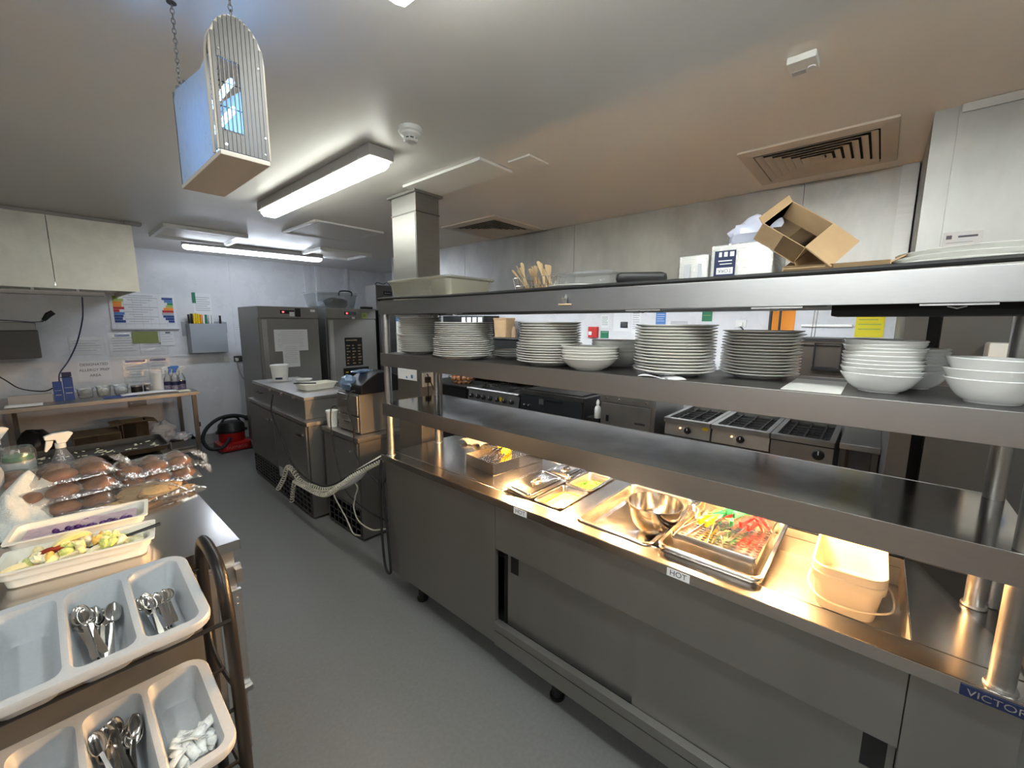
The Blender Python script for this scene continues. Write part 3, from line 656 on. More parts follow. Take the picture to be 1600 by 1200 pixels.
def napkin_pack(label, x0, x1, y0, y1, h, big):
    t = thing('napkin_pack', label, 'napkin pack', ((x0 + x1) / 2, (y0 + y1) / 2, ZT)); m = MB()
    n = 26
    for k in range(n):
        z = ZT + .008 + h * k / n; m.box(x0 + random.uniform(0, .0015), x1, y0 + random.uniform(0, .001), y1 - random.uniform(0, .0015), z, z + h / n * .94)
    m.build('napkins', 'wplas', t)
    MB().rings([(x1 - x0 + .008, y1 - y0 + .008, .012, ZT + .0005), (x1 - x0 + .012, y1 - y0 + .012, .015, ZT + h * .5), (x1 - x0 + .006, y1 - y0 + .006, .02, ZT + h + .010)], ((x0 + x1) / 2, (y0 + y1) / 2), cap0=False).build('wrapper', 'film', t)
    if big:
        yl = y1 + .0066; xl = x0 - .0066
        MB().box(xl - .0006, xl, y0 + .10, y1 - .012, ZT + .012, ZT + h * .92).m(1).box(xl - .001, xl - .0004, y0 + .106, y0 + .154, ZT + .036, ZT + .056).m(2).box(xl - .001, xl - .0004, y0 + .105, y0 + .117, ZT + h * .76, ZT + h * .88).box(xl - .001, xl - .0004, y0 + .124, y0 + .134, ZT + h * .76, ZT + h * .88).box(xl - .001, xl - .0004, y0 + .141, y0 + .149, ZT + h * .76, ZT + h * .88).box(xl - .001, xl - .0004, y0 + .11, y0 + .15, ZT + h * .64, ZT + h * .665).box(xl - .001, xl - .0004, y0 + .11, y0 + .145, ZT + h * .56, ZT + h * .58).build('label', ['navy', 'paper', 'paper'], t)
        text('lettering', 'TORK', .0155, 'navy', t, (xl - .0015, y0 + .130, ZT + .046), FACE_X @ RZ(PI), .0002)
    else:
        MB().box(x0 - .0072, x0 - .0066, y0 + .055, y0 + .075, ZT + .015, ZT + h * .8).box(x0 - .0072, x0 - .0066, y0 + .02, y0 + .03, ZT + .02, ZT + h * .8).build('small_print', 'fink', t)
    return t
napkin_pack('large white napkin pack with upside down navy label on top shelf', 1.47, 1.66, .262, .436, .118, True)
napkin_pack('smaller white napkin pack left of the navy labelled pack', 1.49, 1.66, .45, .545, .098, False)
b = MB().blob((1.57, .335, ZT + .160), .075, .080, .055, .35, 2.2, seed=5, flat=-.03).build('carrier_bag', 'lavfilm'); tag(base(b, (1.58, .335, ZT + .12)), 'crumpled pale blue bag lying on the navy labelled napkin pack', 'bag')
def open_box(label, loc, rot, sx, sy, sz, flaps):
    t = thing('cardboard_box', label, 'box', loc); t.rotation_euler = rot; k = .003; m = MB()
    m.box(0, sx, 0, sy, 0, k).box(0, k, 0, sy, k, sz).box(sx - k, sx, 0, sy, k, sz).box(k, sx - k, 0, k, k, sz).box(k, sx - k, sy - k, sy, k, sz).build('carton', 'card', t, world=False)
    for nm, M4, w, d in flaps:
        MB().box(0, w, 0, d, 0, k, M4).build('flap', 'card', t, world=False)
    return t
bxo = open_box('open brown cardboard box tipped on its corner beside the napkins', (0, 0, 0), (0, 0, 0), .135, .15, .058,
         [('f', T(.133, .0, .058) @ RY(.12), .085, .148), ('b', T(.135, 0, .004) @ RY(.75), .055, .148), ('l', T(.0, .0, .058) @ RY(-2.6), .02, .15)])
_th = math.radians(38); _X = Vector((.06, -.80, -.60)).normalized(); _Z0 = Vector((0, -.6, .8)); _Y0 = Vector((1, 0, 0)); _Y = _Y0 * math.cos(_th) + _Z0 * math.sin(_th)
_Y = (_Y - _X * _Y.dot(_X)).normalized(); _Z = _X.cross(_Y)
bxo.matrix_basis = Matrix(((_X.x, _Y.x, _Z.x, 1.465), (_X.y, _Y.y, _Z.y, .318), (_X.z, _Y.z, _Z.z, 1.957), (0, 0, 0, 1)))
open_box('flattened brown cardboard carton lying along the top shelf', (1.45, .232, ZT + .001), (0, 0, -PI / 2), .235, .16, .042,
         [('f', T(0, 0, .035) @ RX(.25), .10, .12), ('l', T(.235, .0, .035) @ RY(-.5), .03, .15)])
for k in range(4):
    o = MB().lathe([(.001, 0), (.13, 0), (.15, .012), (.152, .014), (.149, .015), (.128, .004), (.001, .003)], seg=56).build('round_tray', 'wplas')
    o.location = (1.51 + .006 * k, -.125 - .012 * k, ZT + .0005 + .0135 * k); tag(o, 'round white tray, %s of the stack at top shelf right end' % ORD[k] if k < 3 else 'topmost round white tray at the right end of the top shelf', 'tray', 'round white trays')

# ------------------------------------------------------------------ pans and tools in the counter
def gn_pan(label, x0, x1, y0, y1, ztop, h, cat='pan', m='pan', rim=.013, r=.028, nm='gastronorm_pan'):
    t = thing(nm, label, cat, ((x0 + x1) / 2, (y0 + y1) / 2, ztop - h))
    MB().rings(pan_rings(x1 - x0, y1 - y0, h, rim, r, .0018, .010, ztop - h), ((x0 + x1) / 2, (y0 + y1) / 2)).build('pan_shell', m, t)
    return t
gn_pan('large empty steel pan holding the steel mixing bowl', 1.375, 1.895, .546, .871, .907, .070)
gn_pan('lower of two nested steel pans under the perforated basket', 1.385, 1.898, .200, .528, .907, .066)
gn_pan('upper nested steel pan with perforated basket standing in it', 1.373, 1.885, .194, .526, .926, .066)
# bowl
pr = [(.001, 0), (.040, 0), (.060, .012), (.088, .05), (.100, .09), (.1055, .128), (.109, .1295), (.109, .1315), (.104, .1315), (.0985, .09), (.0865, .051), (.059, .0145), (.04, .003), (.001, .003)]
b = MB().lathe(pr, seg=64).build('mixing_bowl', 'chrome'); b.location = (1.60, .625, .8425); tag(b, 'round polished steel mixing bowl sitting in the large pan', 'bowl')
def perf(m, x0, x1, y0, y1, z, nx, ny, k=.36):
    """perforated sheet: every cell keeps a hexagonal hole"""
    dx, dy = (x1 - x0) / nx, (y1 - y0) / ny
    for i in range(nx):
        for j in range(ny):
            cx, cy = x0 + (i + .5) * dx, y0 + (j + .5) * dy
            o = [m.bm.verts.new((cx + u * dx / 2, cy + v * dy / 2, z)) for u, v in ((-1, -1), (0, -1), (1, -1), (1, 0), (1, 1), (0, 1), (-1, 1), (-1, 0))]
            q = [m.bm.verts.new((cx + math.cos(a) * dx * k, cy + math.sin(a) * dy * k, z)) for a in [math.radians(225 + 45 * t) for t in range(8)]]
            for t in range(8): m.face([o[t], o[(t + 1) % 8], q[(t + 1) % 8], q[t]])
    return m
pb = thing('perforated_basket', 'shallow steel basket with perforated base holding coloured tongs', 'basket', (1.62, .36, .865))
m = MB(); m.loops([[Vector((x, y, z)) for x, y in rr(1.612, .360, .36 - q, .275 - q, .012, 3)] for q, z in ((.006, .925), (0, .925), (0, .958), (.003, .960), (.006, .958), (.006, .925))], ring=True)
m.loops([[Vector((x, y, z)) for x, y in rr(1.612, .360, .352, .267, .012, 3)] for z in (.880, .925)], False, False); m.build('basket_wall', 'pan', pb)
perf(MB(), 1.438, 1.786, .228, .492, .9265, 17, 11).build('perforated_base', 'pan', pb)
for (x, y) in ((1.445, .235), (1.445, .485), (1.779, .235), (1.779, .485)): MB().cyl((x, y, .866), (x, y, .9262), .005, seg=8).build('foot', 'pan', pb)
ZB = .928
def tongs(label, p0, p1, hm, spread=.016, z=ZB, tip='scallop', nm='serving_tongs'):
    """p0 tip, p1 hinge end; handle sleeve coloured"""
    a, b = Vector((*p0, 0)), Vector((*p1, 0)); L = (b - a).length; ang = math.atan2((b - a).y, (b - a).x)
    t = thing(nm, label, 'tongs', (p0[0], p0[1], z), ang)
    for s in (-1, 1):
        m = MB(); n = 12; lo = []
        for i in range(n + 1):
            u = i / n; x = u * L; y = s * (spread * (1 - u) ** .7 + .003); wv = .0045 + .003 * math.sin(PI * min(1, u * 1.1)); h = .012 + .010 * u
            if u < .16: wv = .010 * (.3 + u * 5)
            lo.append([(x, y - .0012, h - wv), (x, y + .0012, h - wv), (x, y + .0012, h + wv), (x, y - .0012, h + wv)])
        arm = m.loops(lo).build('arm', 'chrome', t, world=False)
        if hm:
            L2 = []
            for i in range(7):
                u = .48 + .46 * i / 6; x = u * L; y = s * (spread * (1 - u) ** .7 + .003); h = .012 + .010 * u
                L2.append([(x, y - .0065, h - .012), (x, y + .0065, h - .012), (x, y + .0065, h + .012), (x, y - .0065, h + .012)])
            g_ = MB().loops(L2).build('grip', hm, t, bevel=.002, world=False); g_['label'] = 'coloured plastic grip'
    MB().cyl((L, -.008, .022), (L, .008, .022), .006, seg=10).build('hinge', 'chrome', t, world=False)
    return t
tongs('yellow handled tongs lying across the perforated basket in the pan', (1.445, .462), (1.705, .396), 'yplas', z=ZB + .018)
tongs('green handled tongs at the back of the perforated basket', (1.52, .352), (1.748, .384), 'gnplas', .03, z=ZB + .016)
tongs('green handled tongs leaning right beside the red tongs', (1.585, .41), (1.768, .312), 'gnplas', .022, z=ZB + .040)
tongs('red handled tongs over the right part of perforated basket', (1.50, .345), (1.785, .262), 'rplas', .018, z=ZB + .020)
tongs('plain steel tongs slanting over the right edge of basket', (1.59, .222), (1.79, .325), None, .010, z=ZB + .048)
tongs('plain steel tongs near middle of the perforated basket', (1.455, .352), (1.62, .395), None, .022, z=ZB + .002)
wk = thing('coil_whisk', 'small wire coil whisk lying at the left of the basket', 'whisk', (1.62, .475, .94))
P = []
for i in range(140):
    a = i / 10 * 2 * PI; u = i / 139; r = .026 * math.sin(PI * (.15 + .8 * u)); P.append((1.595 + .075 * u, .470 + .03 * u + r * math.cos(a), .968 + r * math.sin(a)))
MB().tube(P, .0011, 6).build('wire_coil', 'chrome', wk)
MB().tube([(1.60, .472, .968), (1.52, .475, .964), (1.40, .478, .960)], .003, 8).build('handle', 'chrome', wk)
# small pans in the left well
gn_pan('small steel pan of golden sauce with crumbled topping', 1.400, 1.655, .960, 1.112, .907, .075, r=.022)
b = MB().rings([(.205, .105, .02, .872), (.205, .105, .02, .876)], (1.5275, 1.036)).build('sauce', 'custard'); tag(base(b, (1.5275, 1.036, .872)), 'golden yellow sauce inside the front small pan', 'sauce')
b = MB().blob((1.50, 1.005, .880), .05, .035, .012, .5, 4, seed=3).blob((1.545, .99, .878), .03, .02, .012, .5, 4, seed=8).build('crumbled_cheese', 'mash'); tag(base(b, (1.51, 1.0, .876)), 'pale crumbled topping heaped on the golden sauce', 'food')
gn_pan('small steel pan of chopped green herbs', 1.660, 1.898, .960, 1.118, .907, .085, r=.022)
b = MB().grid(lambda u, v: (1.682 + .194 * u, .98 + .118 * v, .852 + .018 * noise.noise(Vector((u * 7, v * 5, 0))) + .02 * math.exp(-((u - .35) ** 2 + (v - .35) ** 2) * 9)), 40, 26).build('chopped_herbs', 'peas'); b['kind'] = 'stuff'; tag(base(b, (1.78, 1.04, .85)), 'chopped green herbs filling the small pan at the back', 'herbs')
def lidded(label, x0, x1, y0, y1, z, tilt):
    cx, cy = (x0 + x1) / 2, (y0 + y1) / 2; w, d = x1 - x0, y1 - y0
    t = thing('pan_lid', label, 'lid', (cx, cy, z)); t.rotation_euler = (tilt, 0, 0)
    MB().rings([(w, d, .02, 0), (w, d, .02, .003), (w - .03, d - .03, .018, .004), (w - .036, d - .036, .016, .010), (w - .05, d - .05, .014, .010), (w - .056, d - .056, .012, .007), (w - .08, d - .08, .01, .008)]).build('lid_sheet', 'chrome', t, world=False)
    MB().blob((0, 0, .008), .04, .022, .010, 0, 1, flat=-.001).build('handle_dish', 'pan', t, world=False)
    MB().tube([(-.032, 0, .010), (-.028, 0, .022), (.028, 0, .022), (.032, 0, .010)], .004, 8).build('handle', 'chrome', t, world=False)
    return t
gn_pan('small lidded steel pan at the front left of the sauce pan', 1.400, 1.715, 1.125, 1.285, .907, .08, r=.022)
lidded('tilted steel lid on the front small pan left of the sauce', 1.402, 1.705, 1.128, 1.288, .914, math.radians(7))
gn_pan('small lidded steel pan behind, beside the green herbs', 1.72, 1.898, 1.125, 1.285, .907, .08, r=.022)
lidded('flat steel lid with handle on the small pan behind', 1.722, 1.896, 1.127, 1.283, .909, 0)
# white nested tubs in the open well
for k, lb in enumerate(('lower of two nested cream rectangular tubs in the open well', 'upper of two nested cream rectangular tubs in the open well')):
    z = .7965 + k * .026; t = thing('food_tub', lb, 'tub', (1.71, .0, z), group='nested cream tubs')
    w, d, hh = .30, .185, .125
    MB().rings([(w - .04, d - .04, .035, z), (w - .036, d - .036, .04, z + .003), (w - .012, d - .012, .045, z + hh - .03), (w, d, .05, z + hh - .028), (w + .004, d + .004, .05, z + hh - .003), (w, d, .05, z + hh), (w - .010, d - .010, .045, z + hh - .002), (w - .016, d - .016, .045, z + hh - .03), (w - .042, d - .042, .035, z + .004)], (1.71, .0), n=8).build('tub_body', 'tubplas', t)
    if k == 0:
        MB().tube(smooth_path([(1.71, .088, z + .085), (1.62, .10, z + .06), (1.555, .06, z + .045), (1.548, -.03, z + .045), (1.60, -.108, z + .05), (1.66, -.108, z + .078), (1.71, -.09, z + .085)]), .0035, 8).build('bail_handle', 'tubplas', t)
# box of tongs further left
bt = thing('steel_box', 'square steel box with perforated insert at the far counter end', 'box', (1.705, 1.56, .9005), math.radians(-7))
def boxwalls(m, w, d, z0, z1, k=.002):
    return m.box(-w / 2, w / 2, -d / 2, d / 2, z0, z0 + k).box(-w / 2, -w / 2 + k, -d / 2, d / 2, z0 + k, z1).box(w / 2 - k, w / 2, -d / 2, d / 2, z0 + k, z1).box(-w / 2 + k, w / 2 - k, -d / 2, -d / 2 + k, z0 + k, z1).box(-w / 2 + k, w / 2 - k, d / 2 - k, d / 2, z0 + k, z1)
boxwalls(MB(), .37, .25, 0, .062).build('box_wall', 'pan', bt, world=False)
perf(MB(), -.182, .182, -.122, .122, .040, 20, 13).build('perforated_insert', 'pan', bt, world=False)
tongs('yellow handled tongs, front pair in the square steel box', (1.585, 1.51), (1.80, 1.60), 'yplas', .012, z=.950)
tongs('yellow handled tongs, rear pair in the square steel box', (1.655, 1.62), (1.87, 1.655), 'yplas', .012, z=.947)
def cloth_heap(f, nu, nv, m='cloth', s=.004): return MB().grid(f, nu, nv).build('cloth', m, solid=s)
b = cloth_heap(lambda u, v: (1.80 + .10 * u + .02 * noise.noise(Vector((u * 3, v * 3, 4))), 1.86 + .2 * v, .912 + .022 * abs(noise.noise(Vector((u * 4, v * 5, 1)))) + .012 * math.sin(9 * v + 3 * u)), 16, 24, 'cloth')
tag(base(b, (1.85, 1.96, .90)), 'crumpled pale cloth at the back of the counter beside the column', 'cloth')

# ------------------------------------------------------------------ upright fridges by the far wall
def fridge(label, x0, x1, y0, z1, extra):
    t = thing('upright_fridge', label, 'fridge', ((x0 + x1) / 2, y0 + .37, 0))
    MB().box(x0, x1, y0 + .045, y0 + .76, .12, z1).build('body', 'panel', t, bevel=.003)
    MB().box(x0, x1, y0 + .01, y0 + .044, z1 - .135, z1).build('control_header', 'panel', t, bevel=.002)
    d = MB().box(x0 + .012, x1 - .008, y0, y0 + .043, .14, z1 - .145).build('door', 'panel', t, bevel=.004)
    MB().box(x0 + .03, x0 + .085, y0 - .002, y0 + .001, .16, z1 - .16).build('pull_edge', 'steel', d)
    cx = (x0 + x1) / 2
    MB().box(cx - .11, cx + .06, y0 + .006, y0 + .011, z1 - .085, z1 - .04).build('display', 'glassb', t)
    MB().box(cx - .085, cx - .065, y0 + .004, y0 + .0065, z1 - .07, z1 - .055).build('indicator', 'led', t)
    for sx in (x0 + .06, x1 - .06):
        for sy in (y0 + .1, y0 + .7): MB().cyl((sx, sy, 0), (sx, sy, .121), .025, seg=14).build('foot', 'black', t)
    MB().box(x0 + .002, x1 - .002, y0 + .02, y0 + .75, z1 + .0005, z1 + .004).build('top_sheet', 'steel', t)
    extra(t, d); return t
def fx1(t, d):
    MB().box(2.10, 2.16, 5.604, 5.611, 1.775, 1.83).m(1).box(2.17, 2.235, 5.604, 5.611, 1.77, 1.875).build('header_sticker', ['paper', 'black'], t)
    MB().box(2.36, 2.42, 5.604, 5.611, 1.835, 1.865).build('rating_badge', 'paper', t)
fridge('tall stainless fridge nearest the white wall with pinned papers', 1.745, 2.46, 5.6, 1.89, fx1)
def fx2(t, d):
    MB().box(3.08, 3.16, 5.604, 5.611, 1.76, 1.84).m(1).box(3.1, 3.14, 5.603, 5.6045, 1.78, 1.82).build('header_sticker', ['lime', 'olive'], t)
    MB().box(2.93, 2.97, 5.604, 5.611, 1.75, 1.78).build('header_sticker', 'paper', t)
fridge('tall stainless fridge with black chart, right of the papered fridge', 2.565, 3.30, 5.6, 1.89, fx2)
t = thing('dark_cupboard', 'dark tall cupboard half hidden right of the fridge with the chart', 'cupboard', (3.68, 6.0, 0))
MB().box(3.36, 4.0, 5.62, 6.35, .1, 1.885).build('body', 'dsteel', t, bevel=.003)
MB().box(3.37, 3.99, 5.60, 5.619, .12, 1.87).build('door', 'dsteel', t, bevel=.003)
for sx in (3.42, 3.94): MB().box(sx - .03, sx + .03, 5.7, 6.3, 0, .1005).build('foot', 'black', t)
for k, (lb, x, z, w, h) in enumerate((('wide white sheet taped highest on the stainless fridge door', 2.10, 1.475, .40, .27), ('lower white sheet hanging below on the stainless fridge door', 2.085, 1.28, .20, .29))):
    p = thing('paper_notice', lb, 'notice', (x, 5.598, z)); m = MB().box(x - w / 2, x + w / 2, 5.5965 + .0012 * (1 - k) - .001, 5.5975 + .0012 * (1 - k) - .001, z - h / 2, z + h / 2).m(1)
    for i in range(9): m.box(x - w * (.40 if i % 3 else .3), x + w * (.38 - .05 * (i % 2)), 5.5955 + .0012 * (1 - k) - .001, 5.5966 + .0012 * (1 - k) - .001, z + h * (.38 - .085 * i), z + h * (.392 - .085 * i))
    m.build('sheet', ['paper', 'fink'], p)
p = thing('wall_chart', 'black printed chart stuck to the right hand fridge door', 'chart', (2.93, 5.598, 1.3)); m = MB().box(2.80, 3.06, 5.596, 5.5985, 1.09, 1.49).m(1)
for i in range(7):
    for j in range(3): m.box(2.82 + .085 * j, 2.82 + .085 * j + random.uniform(.02, .055), 5.5953, 5.5961, 1.12 + .042 * i, 1.135 + .042 * i)
m.box(2.82, 2.98, 5.5953, 5.5961, 1.445, 1.462).build('sheet', ['glassb', 'dcard'], p)
p = thing('magnet_strip', 'black strip of tools below the black chart on the fridge', 'strip', (2.95, 5.598, .98)); m = MB().box(2.76, 3.14, 5.585, 5.5985, .90, 1.065).m(1)
for i in range(5): m.box(2.79 + .07 * i, 2.825 + .07 * i, 5.583, 5.5852, 1.0, 1.012)
m.build('strip_body', ['glassb', 'yplas'], p)
t = thing('lidded_crate', 'clear plastic crate with black handles on top of the right fridge', 'crate', (2.78, 5.95, 1.8945))
MB().rings([(.52, .34, .03, 1.8945), (.60, .40, .03, 2.08), (.615, .415, .03, 2.085), (.61, .41, .03, 2.09), (.595, .395, .03, 2.08), (.515, .335, .03, 1.90)], (2.79, 5.92)).build('crate_body', 'clear', t)
MB().rings([(.63, .43, .03, 2.091), (.63, .43, .03, 2.108), (.58, .38, .03, 2.118)], (2.79, 5.92)).build('lid', 'clear', t)
MB().tube(smooth_path([(2.80, 5.695, 2.07), (2.80, 5.685, 2.115), (2.84, 5.68, 2.135), (2.94, 5.68, 2.135), (2.985, 5.685, 2.115), (2.985, 5.695, 2.07)]), .010, 8).build('clip_handle', 'black', t)
b = MB().blob((2.86, 5.92, 1.965), .17, .12, .085, .25, 2.5, flat=-.065, seed=2).build('dark_bundle', 'black'); tag(base(b, (2.86, 5.92, 1.90)), 'dark bundle lying inside the clear plastic crate', 'bundle')
b = MB().blob((2.62, 5.90, 1.94), .06, .08, .05, .25, 2.5, flat=-.04, seed=6).build('grey_bundle', 'gbox'); tag(base(b, (2.62, 5.9, 1.90)), 'small grey bundle at the left end inside the clear crate', 'bundle')
t = thing('steel_dispenser', 'stainless dispenser box standing on the dark cupboard', 'dispenser', (3.54, 5.85, 1.8855))
MB().box(3.37, 3.72, 5.70, 6.0, 1.8855, 2.26).build('casing', 'steel', t, bevel=.012)
MB().box(3.50, 3.64, 5.697, 5.7002, 2.12, 2.17).m(1).box(3.515, 3.625, 5.6962, 5.6972, 2.135, 2.155).build('badge', ['glassb', 'fink'], t)
MB().tube(smooth_path([(3.42, 5.8, 2.262), (3.45, 5.78, 2.30), (3.55, 5.78, 2.285), (3.62, 5.78, 2.31), (3.69, 5.8, 2.262)]), .006, 6).build('wire_rail', 'black', t)
b = MB().box(3.14, 3.29, 5.66, 5.76, 1.8945, 1.93).build('black_tray', 'black', bevel=.006); tag(base(b, (3.21, 5.7, 1.8945)), 'small black tray on the fridge top beside the clear crate', 'tray')

# ------------------------------------------------------------------ refrigerated prep counters along the aisle
def grille(parent, x, y0, y1, z0, z1, cols, rows):
    MB().box(x + .006, x + .01, y0, y1, z0, z1).build('grille_shade', 'gap', parent, world=False)  # black backing gives the grille openings their shade
    m = MB()
    for i in range(rows + 1): z = z0 + (z1 - z0) * i / rows; m.box(x - .002, x + .005, y0, y1, z - .005, z + .005)
    for j in range(cols + 1): y = y0 + (y1 - y0) * j / cols; m.box(x - .002, x + .005, y - .005, y + .005, z0, z1)
    m.build('grille', 'dsteel', parent, world=False)
pc = thing('prep_counter', 'long stainless refrigerated prep counter in front of the fridges', 'prep counter', (1.394, 3.52, 0), math.radians(-2.2))
MB().box(.012, .62, .004, 1.69, .02, .832).build('body', 'panel', pc, world=False)
MB().box(-.006, .63, -.006, 1.70, .833, .866).build('worktop', 'steel', pc, bevel=.003, world=False)
for y0, y1 in ((.03, .84), (.86, 1.67)):
    d = MB().box(-.004, .011, y0, y1, .27, .822).build('door', 'panel', pc, bevel=.003, world=False)
    MB().box(-.030, -.0045, y0 + .05, y0 + .075, .735, .755).box(-.030, -.022, y0 + .05, y0 + .17, .735, .755).build('handle', 'chrome', d, world=False)
grille(pc, .004, .04, .83, .04, .235, 9, 4); grille(pc, .004, .88, 1.66, .04, .235, 9, 6)
MB().box(-.006, .0035, .70, .80, .20, .30).build('rating_label', 'fink', pc, world=False)
tb = thing('topping_chiller', 'long lidded stainless topping chiller lying on the prep counter', 'chiller', (1.394, 3.52, .867), math.radians(-2.2))
MB().box(.035, .50, .12, 1.62, .0, .165).build('body', 'panel', tb, bevel=.004, world=False)
MB().box(.03, .505, .115, 1.625, .166, .196).build('lid', 'steel', tb, bevel=.004, world=False)
for y in (.30, .62, .95): MB().box(.018, .0295, y, y + .07, .155, .178).build('catch', 'chrome', tb, bevel=.002, world=False)
MB().tube([(.03, 1.28, .10), (.0, 1.28, .10), (.0, 1.40, .10), (.03, 1.40, .10)], .006, 8).build('handle', 'black', tb, world=False)
for y in (.05, .22): pass
bk = thing('white_bucket', 'white lidded bucket with navy label on the topping chiller', 'bucket', (1.70, 4.92, 1.0635))
MB().lathe([(.001, 0), (.074, 0), (.088, .15), (.001, .15)], (1.70, 4.92, 1.0635), 36).build('pail', 'wplas', bk)
MB().lathe([(.001, .151), (.093, .151), (.093, .172), (.088, .176), (.001, .174)], (1.70, 4.92, 1.0635), 36).build('lid', 'wplas', bk)
m = MB(); lp = [Vector((1.70 + .0815 * math.cos(a), 4.92 + .0815 * math.sin(a), 0)) for a in [math.radians(q) for q in range(215, 266, 10)]]
m.loops([[p + Vector((0, 0, 1.0835)) for p in lp], [p + Vector((0, 0, 1.1035)) for p in lp]], False, False, False).build('label_band', 'navy', bk, solid=.001)
def melamine(label, c, rz, w, d, h, nm='serving_dish', m='cream'):
    t = thing(nm, label, 'dish', c, rz)
    MB().rings([(w - .06, d - .055, .02, 0), (w - .05, d - .045, .024, .004), (w - .038, d - .034, .026, h * .52), (w - .026, d - .022, .026, h * .54), (w - .014, d - .012, .028, h - .006), (w, d, .012, h - .005), (w, d, .012, h), (w - .024, d - .022, .026, h - .001), (w - .034, d - .030, .026, h - .02), (w - .068, d - .060, .02, .006)], n=7).build('dish_body', m, t, world=False)
    return t
melamine('rectangular cream dish on the near end of topping chiller', (1.72, 4.06, 1.0635), math.radians(4), .34, .22, .06)
o = MB().lathe([(.001, 0), (.06, 0), (.085, .03), (.086, .033), (.083, .033), (.06, .004), (.001, .004)], seg=40).build('small_dish', 'wplas'); o.location = (1.83, 4.62, 1.0635); tag(o, 'round white dish behind the cream dish on the chiller', 'dish')
b = MB().box(-.10, .10, -.008, .008, 0, .012).build('black_utensil', 'black', bevel=.004); b.location = (1.60, 4.02, 1.1255); b.rotation_euler = (0, 0, -.7); tag(b, 'black utensil resting on the rim of the cream dish', 'utensil')
u2 = thing('chiller_cabinet', 'short stainless under counter chiller between prep counter and servery', 'chiller', (1.495, 2.86, 0))
MB().box(.008, .60, .004, .59, .02, .80).build('body', 'panel', u2, world=False)
MB().box(-.008, .61, -.008, .60, .801, .834).build('worktop', 'steel', u2, bevel=.003, world=False)
d = MB().box(-.004, .0075, .02, .57, .28, .79).build('door', 'panel', u2, bevel=.003, world=False)
MB().cyl((-.010, .13, .71), (-.004, .13, .71), .010, seg=12).build('lock', 'chrome', d, world=False)
grille(u2, .002, .03, .55, .03, .25, 7, 4)
ap = thing('drawer_unit', 'stainless two drawer countertop unit under a black machine', 'drawer unit', (1.56, 2.95, .8345))
MB().box(.006, .40, 0, .345, .002, .315).build('casing', 'panel', ap, bevel=.006, world=False)
for z0, z1 in ((.015, .135), (.15, .305)):
    d = MB().box(-.010, .0055, .012, .333, z0, z1).build('drawer', 'steel', ap, bevel=.006, world=False)
    MB().box(-.028, -.0105, .11, .20, z1 - .05, z1 - .035).build('handle', 'chrome', d, bevel=.003, world=False)
bm_ = thing('black_machine', 'black domed machine on top of the two drawer unit', 'machine', (1.76, 3.06, 1.1505))
MB().prism([(-.19, 0), (.19, 0), (.19, .06), (.14, .13), (.06, .165), (-.04, .16), (-.13, .11), (-.19, .07)], 'y', -.13, .13).build('housing', 'black', bm_, bevel=.012, world=False)
b = MB().blob((1.60, 3.16, 1.215), .06, .10, .06, .35, 3.5, flat=-.062, seed=4).build('blue_bag', 'bluefilm'); tag(base(b, (1.6, 3.16, 1.152)), 'crumpled blue plastic bag beside the black domed machine', 'bag')
b = MB().blob((1.70, 3.12, 1.31), .09, .05, .016, .35, 4, seed=9).build('blue_bag', 'bluefilm'); tag(base(b, (1.7, 3.12, 1.30)), 'flat scrap of blue plastic on top of black domed machine', 'bag')
tt = thing('white_tub', 'white lidded tub standing left of the two drawer unit', 'tub', (1.548, 3.385, .8345))
MB().lathe([(.001, 0), (.038, 0), (.045, .12), (.001, .12)], (1.548, 3.385, .8345), 28).build('tub_body', 'wplas', tt)
MB().lathe([(.001, .121), (.049, .121), (.049, .138), (.001, .14)], (1.548, 3.385, .8345), 28).build('lid', 'wplas', tt)

# ------------------------------------------------------------------ cables sagging across the gap
def cable(nm, label, pts, r, m='rubber', hel=None):
    P = helix(pts, hel[0], hel[1]) if hel else smooth_path(pts)
    b = MB().tube(P, r, 7).build(nm, m); return tag(base(b, pts[0]), label, 'cable')
XC = 1.365
cable('coiled_cord', 'cream coiled cord sagging from servery corner to prep counter grille', [(1.345, 2.25, .87), (XC, 2.62, .675), (XC, 2.819, .56), (XC, 3.15, .40), (XC - .01, 3.45, .345), (XC, 3.66, .33), (XC, 3.917, .395), (XC + .01, 4.103, .224), (XC + .01, 4.261, .085)], .0042, 'coilcord', (.018, 25))
cable('coiled_cord', 'second cream coiled cord ending lower on the prep counter grille', [(1.345, 2.25, .86), (XC - .03, 2.64, .65), (XC - .03, 2.84, .525), (XC - .03, 3.15, .36), (XC - .03, 3.60, .325), (XC - .02, 3.75, .30), (XC - .01, 3.872, .083)], .0042, 'coilcord', (.016, 32))
cable('white_flex', 'white flex looping down beside the servery end', [(1.345, 2.25, .88), (XC, 2.62, .66), (XC, 2.767, .60), (XC, 2.66, .555), (XC, 2.70, .46), (XC, 2.726, .369), (XC, 2.66, .293), (XC, 2.486, .29), (XC, 2.33, .35), (1.40, 2.26, .36)], .0048, 'coilcord')
cable('white_flex', 'white flex hanging in front of the short chiller grille', [(XC, 2.95, .47), (XC, 3.02, .42), (XC, 3.02, .37), (XC, 2.853, .253), (XC, 2.79, .19), (XC, 2.74, .165), (XC + .02, 2.69, .166)], .0048, 'coilcord')
cable('black_flex', 'black flex sagging along the front of prep counter to servery', [(1.40, 4.27, 1.02), (1.36, 4.22, .86), (1.34, 3.95, .66), (1.33, 3.69, .47), (1.33, 3.30, .42), (1.33, 3.0, .48), (1.33, 2.6, .69), (1.33, 2.25, .87)], .007)
